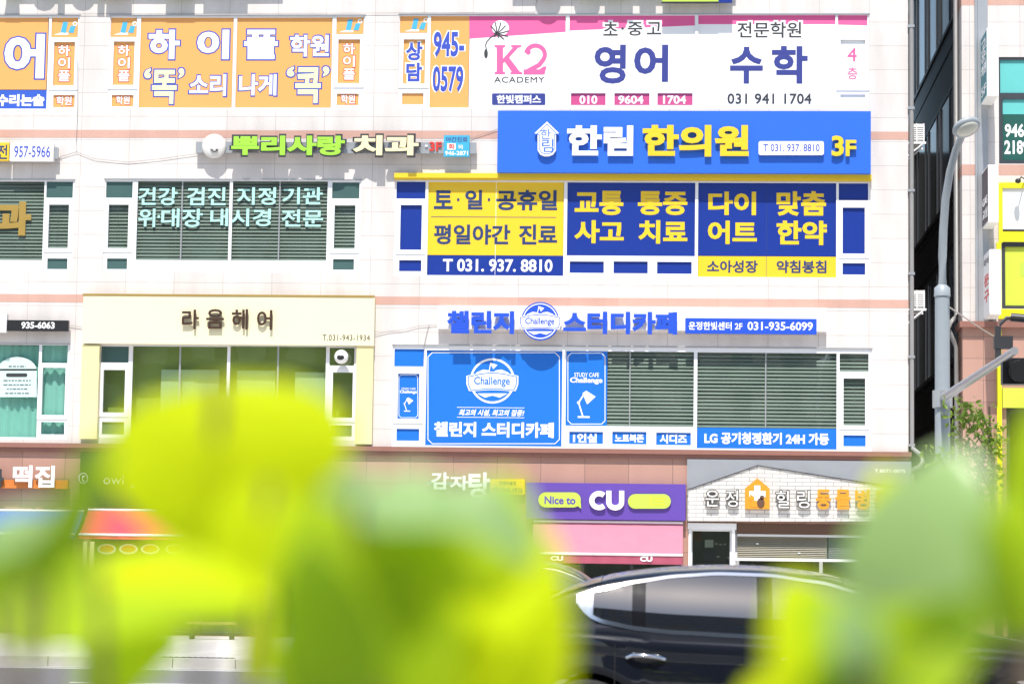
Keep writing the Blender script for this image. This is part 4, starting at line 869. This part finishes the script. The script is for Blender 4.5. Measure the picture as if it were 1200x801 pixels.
b = MB(); b.tube([A, Bp], [.075, .055], 'alu', 12); b.tube([(lx, LY-.0, za-.16), (lx, LY-.0, za+.12)], .165, 'alu', 18); b.tube([A+Vector((0, .05, -.12)), A+(Bp-A)*.06+Vector((0, 0, -.02))], .03, 'alu', 8); b.build('arm', t)
b = MB(); c_ = A.lerp(Bp, .86); b.box(c_.x-.02, c_.x+1.15, c_.y-.12, c_.y+.12, c_.z-.36, c_.z-.0, 'black')
for k in range(3): b.tube([(c_.x+.2+.37*k, c_.y-.12, c_.z-.18), (c_.x+.2+.37*k, c_.y-.30, c_.z-.2)], .15, 'black', 16)
b.box(c_.x+.1, c_.x+1.0, c_.y+.12, c_.y+.15, c_.z-.30, c_.z-.06, 'dark_grey'); b.build('signal_box', t)
t = thing('traffic_camera', 'dark traffic camera on a short mast above the signal arm', 'security camera', Bp)
m0 = A.lerp(Bp, .80); up = Vector((m0.x+.0, m0.y, m0.z+.50))
b = MB(); b.tube([m0, up], .045, 'dark_grey', 12); b.box(up.x-.06, up.x+.2, up.y-.05, up.y+.05, up.z-.32, up.z-.14, 'dark_grey'); b.build('mast', t)
b = MB(); b.tube([up+Vector((.02, 0, .02)), up+Vector((.12, 0, .12)), up+Vector((.25, 0, .12))], .025, 'dark_grey', 8); b.tube([up+Vector((.18, 0, .13)), up+Vector((.62, -.1, .08))], .06, 'dark_grey', 14); b.build('camera_body', t)
b = MB(); b.tube([fp(1110, 358, LY), fp(1150, 385, LY+4), fp(1170, 397, LY+8)], .012, 'alu', 6); tag(b.build('cable'), 'guy wire running from the lamp pole to the yellow frame', 'cable')

# ------------------------------------------------------------------ cars
def interp(tab, x):
    if x <= tab[0][0]: return tab[0][1]
    for (a, p), (c, q) in zip(tab, tab[1:]):
        if x <= c:
            t = (x-a)/(c-a); t2 = t*t*(3-2*t)*.35+t*.65; return p+(q-p)*t2
    return tab[-1][1]
def smoothtab(tab, n=80, k=3):
    xs = [tab[0][0]+(tab[-1][0]-tab[0][0])*i/n for i in range(n+1)]; ys = [interp(tab, x) for x in xs]
    for _ in range(k): ys = [ys[0]]+[(ys[i-1]+2*ys[i]+ys[i+1])/4 for i in range(1, n)]+[ys[-1]]
    return list(zip(xs, ys))
def car(name, label, origin, T, paint, rng=1):
    """origin: ground point of the rear near corner line; the nose points to +X. T holds the curves of the shape"""
    L, W = T['L'], T['W']; ox, oy = origin
    root = thing(name, label, 'car', (ox+L/2, oy, 0), 'cars on the road')
    roof, belt, plan = smoothtab(T['roof']), smoothtab(T['belt']), smoothtab(T['plan'], 80, 5)
    wr, ax = T['wheel'], T['axles']
    def zlo(x):
        z = .20+.10*max(0, (.35-x)/.35)+.06*max(0, (x-L+.3)/.3)
        for a in ax:
            if abs(x-a) < wr+.07: z = max(z, wr*.95+math.sqrt((wr+.07)**2-(x-a)**2)*1.0-.02)
        return min(z, .78)
    def hw(x): return interp(plan, x)*W/2
    def side(x, z):
        h = hw(x); bz = interp(belt, x)
        if z <= bz:
            t = (z-.2)/(bz-.2); s_ = h*(1-.10*(t-.62)**2*(2.0 if t > .62 else .9))
            if T.get('crease'):
                d = (z-(bz-.075)); s_ += .018*math.exp(-(d/.028)**2)
            return s_
        s_ = h*(1-.10*.38**2*2.0); q = z-bz
        return s_-.012-q*T['tumble']-q*q*T.get('curve', .35)
    def pt(x, y, z): return (ox+x, oy-y, z)
    nx = 110; secs = []
    for i in range(nx+1):
        x = L*i/nx; zr = interp(roof, x); bz = min(interp(belt, x), zr-.015); zl = min(zlo(x), bz-.12); S = []
        S.append((0, zl)); S.append((side(x, zl+.02)*.80, zl)); S.append((side(x, zl+.02)-.03, zl)); 
        for t in (.03, .2, .4, .6, .75, .84, .90, .95, 1.): z = zl+(bz-zl)*t; S.append((side(x, z), z))
        gh = zr-bz; ze = bz+gh*.80 if gh > .06 else bz+gh*.5
        for t in (.1, .3, .5, .7, .9, 1.): z = bz+(ze-bz)*t; S.append((side(x, z), z))
        ye = S[-1][0]
        for t in (.12, .26, .42, .6, .8, 1.): a = t*math.pi/2; S.append((ye*math.cos(a)**.75 if t < 1 else 0, ze+(zr-ze)*math.sin(a)**.9))
        secs.append((x, S))
    m_ = len(secs[0][1]); vs = []
    for sgn_ in (1, -1):
        for x, S in secs: vs += [pt(x, y*sgn_, z) for y, z in S]
    fs = []; half = (nx+1)*m_
    for i in range(nx):
        for k in range(m_-1):
            a = i*m_+k; fs.append((a, a+m_, a+m_+1, a+1)); a += half; fs.append((a+1, a+m_+1, a+m_, a))
    for e in (0, nx):
        loop = [e*m_+k for k in range(m_)]+[half+e*m_+k for k in range(m_-1, -1, -1)]; fs.append(tuple(loop if e else loop[::-1]))
    b = MB(); b.add(vs, fs, paint, True); b.build('body', root)
    lo, hi = smoothtab(T['dlo_lo'], 90, 2), smoothtab(T['dlo_hi'], 90, 2); xa, xb = T['dlo_lo'][0][0], T['dlo_lo'][-1][0]
    def patch(b, x0, x1, zl_, zh_, off, m, n=24, k=8, s_=1):
        v = []
        for i in range(n+1):
            x = x0+(x1-x0)*i/n; a, c = zl_(x), zh_(x)
            for j in range(k+1): z = a+(c-a)*j/k; v.append(pt(x, (side(x, z)+off)*s_, z))
        b.add(v, [(i*(k+1)+j, (i+1)*(k+1)+j, (i+1)*(k+1)+j+1, i*(k+1)+j+1)[::s_] for i in range(n) for j in range(k)], m, True)
    tr = T['trim']
    for s_ in (1, -1):
        for (g0, g1, nm) in T['glass']:
            b = MB(); patch(b, g0, g1, lambda x: interp(lo, x)+.004, lambda x: max(interp(hi, x)-.004, interp(lo, x)+.006), .006, 'car_glass', s_=s_); b.build(nm, root)
        for (p0, p1) in T['pillars']: b = MB(); patch(b, p0, p1, lambda x: interp(lo, x), lambda x: interp(hi, x), .007, 'gloss_black', 4, 6, s_); b.build('window_pillar', root)
        b = MB()
        patch(b, xa, xb, lambda x: interp(lo, x)-.022, lambda x: interp(lo, x)+.006, .011, T.get('tm', 'chrome'), 60, 2, s_)
        patch(b, xa, xb, lambda x: interp(hi, x)-.006, lambda x: interp(hi, x)+.016, .011, T.get('tm', 'chrome'), 60, 2, s_)
        if tr:
            patch(b, xa-.012, xa+tr, lambda x: interp(lo, max(x, xa))-.01, lambda x: interp(hi, max(x, xa))+.012, .0125, 'chrome', 8, 4, s_)
        b.build('window_trim', root)
        for hx in T['handles']:
            hz = T['handle_z']; b = MB(); yv = side(hx+.1, hz)
            b.tube([pt(hx, (side(hx, hz)+.004)*s_, hz-.012), pt(hx+.04, (yv+.035)*s_, hz+.004), pt(hx+.12, (yv+.042)*s_, hz+.002), pt(hx+.2, (yv+.035)*s_, hz-.006), pt(hx+.25, (side(hx+.25, hz)+.004)*s_, hz-.02)], .014, 'chrome', 8)
            b.ell(pt(hx+.13, (yv-.004)*s_, hz-.02), (.10, .012, .035), 'black', 16, 8); b.build('door_handle', root)
        b = MB()
        for dx in T['doors']:
            v = []
            for j in range(13): z = .32+(interp(belt, dx)-.40)*j/12; v += [pt(dx-.004, (side(dx, z)+.002)*s_, z), pt(dx+.004, (side(dx, z)+.002)*s_, z)]
            b.add(v, [(2*j, 2*j+1, 2*j+3, 2*j+2)[::s_] for j in range(12)], 'black')
        b.build('door_gap', root)
        mx_, mz = T['mirror']; b = MB(); yv = side(mx_, mz); b.ell(pt(mx_, (yv+.13)*s_, mz+.03), (.09, .13, .075), paint, 16, 10); b.tube([pt(mx_+.03, (yv-.02)*s_, mz-.03), pt(mx_+.02, (yv+.08)*s_, mz)], .025, 'black', 8); b.build('mirror', root)
        for a in ax:
            cy = (W/2-.125)*s_; b = MB(); n = 36; v = []
            for (q, rr) in ((-.11, wr*.80), (-.11, wr*.95), (-.08, wr), (.08, wr), (.11, wr*.95), (.11, wr*.80), (.09, wr*.68)): v += [pt(a+rr*math.cos(2*math.pi*i/n), cy+q*s_, wr+rr*math.sin(2*math.pi*i/n)) for i in range(n)]
            b.add(v, [(r_*n+i, r_*n+(i+1) % n, (r_+1)*n+(i+1) % n, (r_+1)*n+i)[::-s_] for r_ in range(6) for i in range(n)], 'rubber', True); wh_ = b.build('wheel', root)
            b = MB()
            for q in range(10):
                t_ = 2*math.pi*q/10; d = Vector((math.cos(t_), math.sin(t_))); e = Vector((-d.y, d.x)); v = []
                for (u_, wd_) in ((.06, .028), (wr*.70, .02)):
                    for e_ in (-1, 1): pp = d*u_+e*wd_*e_; v.append(pt(a+pp.x, cy+.085*s_, wr+pp.y))
                b.add(v, [(0, 1, 3, 2)], 'alu')
            b.tube([pt(a, cy-.02*s_, wr), pt(a, cy+.095*s_, wr)], .07, 'alu', 16); b.tube([pt(a, cy-.08*s_, wr), pt(a, cy+.02*s_, wr)], wr*.69, 'dark_grey', 24); b.build('rim', wh_)
        b = MB(); xh = L-.30; b.ell(pt(xh, (hw(xh)*.80)*s_, T['lamp_z']), (.26, .13, .075), 'white', 18, 10); b.build('headlight', root)
        b = MB(); b.ell(pt(.12, (hw(.12)*.78)*s_, T['lamp_z']+.14), (.13, .17, .07), 'tail_red', 18, 10); b.build('tail_light', root)
    for (x0, x1, nm) in T['screens']:
        v = []; n = 14
        for i in range(n+1):
            x = x0+(x1-x0)*i/n; zr = interp(roof, x); bz = min(interp(belt, x), zr-.015); gh = zr-bz; ze = bz+gh*.8 if gh > .06 else bz+gh*.5; ye = side(x, ze)
            for t in (-1, -.7, -.35, 0, .35, .7, 1):
                q = abs(t); a = (1-q*.82)*math.pi/2; v.append((ox+x, oy-(ye*math.cos(a)**.75*(1 if t > 0 else -1) if q else 0), ze+(zr-ze)*math.sin(a)**.9+.006))
        b = MB(); b.add(v, [(i*7+j, i*7+j+1, (i+1)*7+j+1, (i+1)*7+j)[::-1] for i in range(n) for j in range(6)], 'car_glass', True); b.build(nm, root)
    b = MB()
    for e, x in ((-1, .01), (1, L-.01)): b.box(ox+x-.02, ox+x+.02, oy-.27, oy+.27, .50, .61, 'white')
    b.build('number_plate', root)
    b = MB(); b.box(ox+.5, ox+L-.5, oy-W*.36, oy+W*.36, .16, .5, 'rubber'); b.build('underbody', root)
    return root
SEDAN = dict(L=4.95, W=1.86, tumble=.14, curve=.80, crease=True, wheel=.34, axles=(1.02, 3.92), trim=.10,
  roof=[(0, .93), (.05, 1.02), (.35, 1.09), (.65, 1.17), (.96, 1.325), (1.2, 1.395), (1.54, 1.438), (1.9, 1.458), (2.23, 1.452), (2.57, 1.42), (2.88, 1.335), (3.3, 1.14), (3.62, 1.02), (4.2, .93), (4.6, .83), (4.88, .70), (4.95, .60)],
  belt=[(0, .90), (.3, 1.02), (.95, 1.01), (1.6, .962), (2.4, .935), (3.4, .905), (3.7, .90), (4.3, .84), (4.7, .74), (4.95, .58)],
  plan=[(0, .74), (.15, .86), (.6, .96), (1.2, 1.), (3.6, 1.), (4.2, .96), (4.6, .88), (4.85, .74), (4.95, .60)],
  dlo_lo=[(.95, 1.185), (1.0, 1.115), (1.11, 1.065), (1.34, 1.022), (1.6, 1.0), (2.23, .975), (2.8, .958), (3.42, .945)],
  dlo_hi=[(.95, 1.225), (1.08, 1.265), (1.34, 1.322), (1.6, 1.362), (1.88, 1.382), (2.23, 1.376), (2.57, 1.335), (2.89, 1.245), (3.2, 1.08), (3.42, .965)],
  glass=[(.99, 1.31, 'quarter_glass'), (1.40, 2.14, 'rear_window_glass'), (2.24, 3.40, 'front_window_glass')], pillars=[(1.31, 1.40), (2.14, 2.24)],
  handles=(1.28, 2.30), handle_z=.835, doors=(1.20, 2.19, 3.30), mirror=(3.12, 1.0), lamp_z=.66, screens=[(.42, 1.10, 'rear_screen'), (2.72, 3.55, 'windscreen')])
CD = 17.1; CY = CD-D
# near side of the car at CD
q = fp(510, 720, CY)
car('black_sedan', 'glossy black sedan with chrome window trim crossing in front of the shops', (q.x, CY+.93), SEDAN, 'car_black')
SUV = dict(tm='black', L=4.6, W=1.86, tumble=.16, curve=.25, crease=False, wheel=.36, axles=(.92, 3.62), trim=0,
  roof=[(0, .9), (.06, 1.15), (.25, 1.5), (.5, 1.70), (1.0, 1.76), (1.8, 1.77), (2.3, 1.73), (2.6, 1.62), (3.0, 1.36), (3.35, 1.14), (4.0, 1.05), (4.4, .95), (4.6, .72)],
  belt=[(0, .88), (.2, 1.1), (2.0, 1.08), (3.3, 1.03), (4.0, .97), (4.4, .86), (4.6, .68)], plan=[(0, .8), (.2, .93), (.8, 1.), (3.4, 1.), (4.2, .93), (4.5, .8), (4.6, .68)],
  dlo_lo=[(.45, 1.15), (1.0, 1.11), (2.0, 1.09), (3.05, 1.06)], dlo_hi=[(.45, 1.42), (.8, 1.58), (1.6, 1.62), (2.2, 1.58), (2.6, 1.42), (3.05, 1.10)],
  glass=[(.5, .95, 'quarter_glass'), (1.02, 1.85, 'rear_window_glass'), (1.95, 3.0, 'front_window_glass')], pillars=[(.95, 1.02), (1.85, 1.95)], handles=(1.0, 2.0), handle_z=.95, doors=(.95, 1.9, 2.9), mirror=(2.75, 1.12), lamp_z=.78, screens=[(.12, .5, 'rear_screen'), (2.45, 3.25, 'windscreen')])
q = fp(468, 720, -D+38.)
car('grey_suv', 'dark grey car parked at the far kerb, only its roof showing behind the black sedan', (q.x, -D+38.9), SUV, 'car_grey')

# ------------------------------------------------------------------ pavement objects
p = fp(422, 780, -D+43); b = MB(); b.tube([(p.x, p.y, .15), (p.x, p.y, .95)], .06, 'dark_grey', 14); b.ell((p.x, p.y, .95), (.06, .06, .05), 'dark_grey', 14, 8); b.tube([(p.x, p.y, .8), (p.x, p.y, .86)], .063, 'white', 14); tag(b.build('bollard'), 'slim dark bollard on the pavement half hidden by leaves', 'bollard')
t = thing('bench', 'low wooden bench on the pavement in front of the dark shopfront', 'bench', (fp(248, 760, -4).x, -4, .15))
x = fp(248, 760, -4).x; b = MB(); b.box(x-.55, x+.55, -4.2, -3.8, .48, .54, 'wood'); b.build('seat', t)
for e in (-.45, .45): b = MB(); b.box(x+e-.03, x+e+.03, -4.17, -3.83, .15, .479, 'dark_grey'); b.build('leg', t)
b = MB(); x = fp(230, 783, KERB_Y+.6).x; b.box(x-.6, x+.6, KERB_Y+.5, KERB_Y+.8, .152, .158, 'dark_grey')
for k in range(12): b.box(x-.57+k*.1, x-.53+k*.1, KERB_Y+.52, KERB_Y+.78, .158, .163, 'alu')
tag(b.build('drain_grate'), 'dark metal drain grate set in the pavement near the kerb', 'drain grate')

# ------------------------------------------------------------------ young street tree
def leaf_quad(b, c, d, n_, L, W_, m):
    d = d.normalized(); s_ = d.cross(n_).normalized(); n2 = s_.cross(d)
    v = [c, c+d*L*.35+s_*W_*.5-n2*L*.03, c+d*L*.75+s_*W_*.32+n2*L*.02, c+d*L, c+d*L*.75-s_*W_*.32+n2*L*.02, c+d*L*.35-s_*W_*.5-n2*L*.03, c+d*L*.5+n2*L*.07]
    b.add(v, [(0, 1, 6), (1, 2, 6), (2, 3, 6), (3, 4, 6), (4, 5, 6), (5, 0, 6)], m)
def rv(): return Vector((rnd.uniform(-1, 1), rnd.uniform(-1, 1), rnd.uniform(-1, 1)))
TD = 39.5; base = fp(1172, 700, TD-D)
t = thing('young_tree', 'slender young street tree with sparse green leaves right of the lamp pole', 'tree', (base.x, base.y, .15))
bt = MB(); bl = MB(); top = Vector((base.x-.15, base.y, 4.2))
bt.tube([(base.x, base.y, .15), (base.x-.05, base.y, 1.6), (base.x-.1, base.y+.05, 2.8), top], [.07, .055, .04, .015], 'bark', 10)
tips = [((1112, 475), 0), ((1130, 472), .3), ((1150, 478), -.3), ((1118, 500), .2), ((1165, 500), .4), ((1140, 520), -.4), ((1124, 535), .1), ((1155, 545), .3), ((1092, 530), .1), ((1135, 560), 0), ((1160, 520), -.3)]
for (px, py), dy in tips:
    e = fp(px, py, TD-D+dy); z = max(1.5, e.z-.75-rnd.random()*.5); s0 = Vector((base.x-.08, base.y, min(z, 3.6))); mid = s0.lerp(e, .55)+Vector((0, 0, .12))
    bt.tube([s0, mid, e], [.014, .009, .004], 'bark', 6)
    for k in range(75):
        q = rnd.random()**.7; c = (s0.lerp(mid, q*2) if q < .5 else mid.lerp(e, q*2-1)); 
        if q < .3: continue
        c = c+rv()*.16; leaf_quad(bl, c, rv()+Vector((0, 0, -.3)), rv()+Vector((0, 0, .8)), .10+.05*rnd.random(), .06, 'leaf_tree')
bt.build('trunk', t); bl.build('crown', t)

# ------------------------------------------------------------------ shrubs right in front of the camera
def big_leaf(b, c, d, n_, L, W_, m, curl=.25, fold=.18, wav=0.):
    """ovate leaf centred at c, length direction d, facing n_"""
    d = d.normalized(); s_ = d.cross(n_).normalized(); n2 = s_.cross(d).normalized(); nu, nv = 18, 10; v = []
    for i in range(nu+1):
        t = i/nu; w_ = W_/2*(math.sin(math.pi*min(1, t**.72))**.62)*(1-.15*t) if 0 < t < 1 else 0
        for j in range(nv+1):
            q = -1+2*j/nv; h = -curl*L*(t-.5)**2*1.6+fold*abs(q)*w_+wav*L*math.sin(t*9+q*2)*abs(q)
            v.append(c+d*L*(t-.5)+s_*w_*q+n2*h)
    b.add(v, [(i*(nv+1)+j, i*(nv+1)+j+1, (i+1)*(nv+1)+j+1, (i+1)*(nv+1)+j) for i in range(nu) for j in range(nv)], m, True)
def shrub(name, label, root_px, root_d, leaves, extra, seed):
    rg = random.Random(seed)
    rp = CAM+ray(root_px, 760)*(root_d/ray(root_px, 760).y); rp.z = .13
    t = thing(name, label, 'shrub', rp, 'leafy shrubs right in front of the camera'); bs = MB()
    crown = Vector((rp.x, rp.y, .75))
    bs.tube([rp, rp+Vector((.01, 0, .3)), crown], [.012, .010, .007], 'bark', 8)
    for (px, py, dist, L, W_, dx, dz, tilt, m, curl) in leaves:
        c = CAM+ray(px, py)*(dist/ray(px, py).y)
        d = (_r*dx+_u*dz); n_ = (-_f+_u*tilt)
        b = MB(); big_leaf(b, c, d, n_, L, W_, m, curl, .15, .01); o = b.build('leaf', t)
        st = c-d.normalized()*L*.5; bs.tube([crown.lerp(st, .1), crown.lerp(st, .55)+Vector((0, 0, -.03)), st], [.005, .004, .0022], 'bark', 6)
    for k in range(extra):
        a = rg.random()*6.283; rr = .06+.22*rg.random(); z = .35+.55*rg.random(); c = Vector((rp.x+rr*math.cos(a), rp.y+rr*math.sin(a), z))
        d = Vector((math.cos(a), math.sin(a), rg.uniform(-.4, .4))); b = MB(); big_leaf(b, c, d, Vector((0, 0, 1))+Vector((rg.uniform(-.5, .5), rg.uniform(-.5, .5), 0)), .085, .065, rg.choice(['leaf_mid', 'leaf_bright']), .3); b.build('leaf', t)
        st = c-d.normalized()*.042; bs.tube([Vector((rp.x, rp.y, z-.1)), st], [.004, .002], 'bark', 6)
    bs.build('stem', t)
# px, py, distance, length, width, direction right/up, facing tilt, material, curl
shrub('shrub', 'bright yellow-green blurred shrub filling the lower left of the view', 190, 1.25, [
  (270, 556, 1.15, .088, .118, .12, -1, 1.25, 'leaf_bright', .30), (295, 635, 1.12, .055, .045, -.3, -1, 1.2, 'leaf_bright', .2),
  (155, 700, 1.15, .125, .060, 1, .08, 1.2, 'leaf_mid', .4), (215, 672, 1.10, .075, .032, 1, -.12, 1.3, 'leaf_bright', .3), (150, 778, 1.18, .06, .045, .9, .6, .9, 'leaf_mid', .3), (130, 738, 1.22, .05, .035, .3, 1, .8, 'leaf_mid', .3),
  (35, 712, 1.22, .080, .036, .9, .1, 1., 'leaf_mid', .3), (302, 735, 1.25, .065, .018, .12, 1, .5, 'leaf_bright', .2)], 26, 3)
shrub('shrub', 'dark rimmed green blurred shrub leaf hanging at the left edge', -60, 1.0, [
  (15, 636, .98, .060, .034, .8, .5, 1.2, 'leaf_sheen', .5), (93, 588, .90, .050, .020, .38, 1, .3, 'leaf_dark', .4), (70, 632, .89, .040, .018, .75, 1, .3, 'leaf_dark', .4), (20, 672, .90, .055, .020, 1, .45, .4, 'leaf_dark', .3), (-60, 700, 1.05, .07, .04, .7, .3, .8, 'leaf_mid', .4)], 18, 5)
shrub('shrub', 'mid green blurred shrub filling the lower centre of the view', 500, 1.2, [
  (400, 695, 1.02, .085, .066, -.35, 1, 1.1, 'leaf_mid', .2), (380, 735, 1.00, .07, .045, -.2, 1, .9, 'leaf_dark', .2), (395, 640, 1.16, .06, .05, -.7, .5, .9, 'leaf_mid', .3), (545, 690, 1.15, .112, .095, .35, 1, .7, 'leaf_mid', .3), (470, 735, 1.03, .08, .06, .2, 1, 1.0, 'leaf_mid', .2),
  (500, 592, 1.02, .058, .040, .95, -.15, 1.5, 'leaf_sheen', .35), (580, 610, 1.06, .05, .034, .8, -.6, 1.3, 'leaf_sheen', .35), (408, 575, 1.08, .028, .022, .6, .8, 1.2, 'leaf_sheen', .3),  # pale leaves here stand for the sky highlight on the big leaf
  (560, 745, 1.06, .075, .042, .6, .8, 1., 'leaf_bright', .3), (625, 735, 1.10, .085, .040, .1, 1, .9, 'leaf_bright', .3), (500, 650, 1.04, .05, .03, .9, -.6, .6, 'leaf_mid', .3), (360, 760, 1.12, .06, .035, .1, 1, .5, 'leaf_mid', .3)], 26, 9)
shrub('shrub', 'pale glossy blurred shrub filling the lower right of the view', 1060, 1.2, [
  (1090, 640, 1.13, .092, .078, .25, 1, 1.5, 'leaf_sheen', .3), (1055, 640, 1.25, .080, .050, -.2, 1, 1., 'leaf_bright', .3), (990, 758, 1.02, .058, .050, -.5, .8, 1.2, 'leaf_mid', .3), (955, 752, 1.05, .060, .056, -.35, 1, 1.1, 'leaf_bright', .3), (1000, 742, .99, .030, .026, -.3, 1, 1.5, 'leaf_sheen', .3),
  (1070, 770, 1.0, .075, .050, .8, .5, .6, 'leaf_mid', .3), (1110, 745, 1.0, .05, .032, .7, .7, .5, 'leaf_dark', .3), (1020, 805, 1.0, .06, .04, .7, .5, .6, 'leaf_dark', .3), (895, 805, 1.2, .030, .014, .8, .5, .8, 'leaf_bright', .3)], 24, 12)
shrub('shrub', 'green blurred shrub leaves cut off by the right edge of the view', 1300, 1.1, [
  (1195, 660, 1.1, .070, .034, -.1, 1, .6, 'leaf_mid', .3), (1210, 545, 1.15, .055, .03, .1, 1, .7, 'leaf_mid', .3), (1172, 675, .95, .05, .016, -.2, 1, .5, 'leaf_dark', .3)], 18, 15)

# ------------------------------------------------------------------ the other side of the street (seen as reflections in glass and paint)
t = thing('apartment_block', 'plain concrete block across the street, seen only as reflections', 'building', (0, -D-30, 0))
b = MB(); xs = [(-52, -14, 36), (-6, 26, 42), (34, 70, 33)]
for x0, x1, h in xs: b.box(x0, x1, -D-44, -D-30, 0, h, 'tower_wall')
b.build('wall', t)
for x0, x1, h in xs:
    b = MB(); z = 3.
    while z < h-2.2:
        x = x0+1.2
        while x < x1-2.4: b.box(x, x+1.7, -D-30, -D-29.97, z, z+1.6, 'car_glass'); x += 3.
        z += 3.
    b.build('window', t)
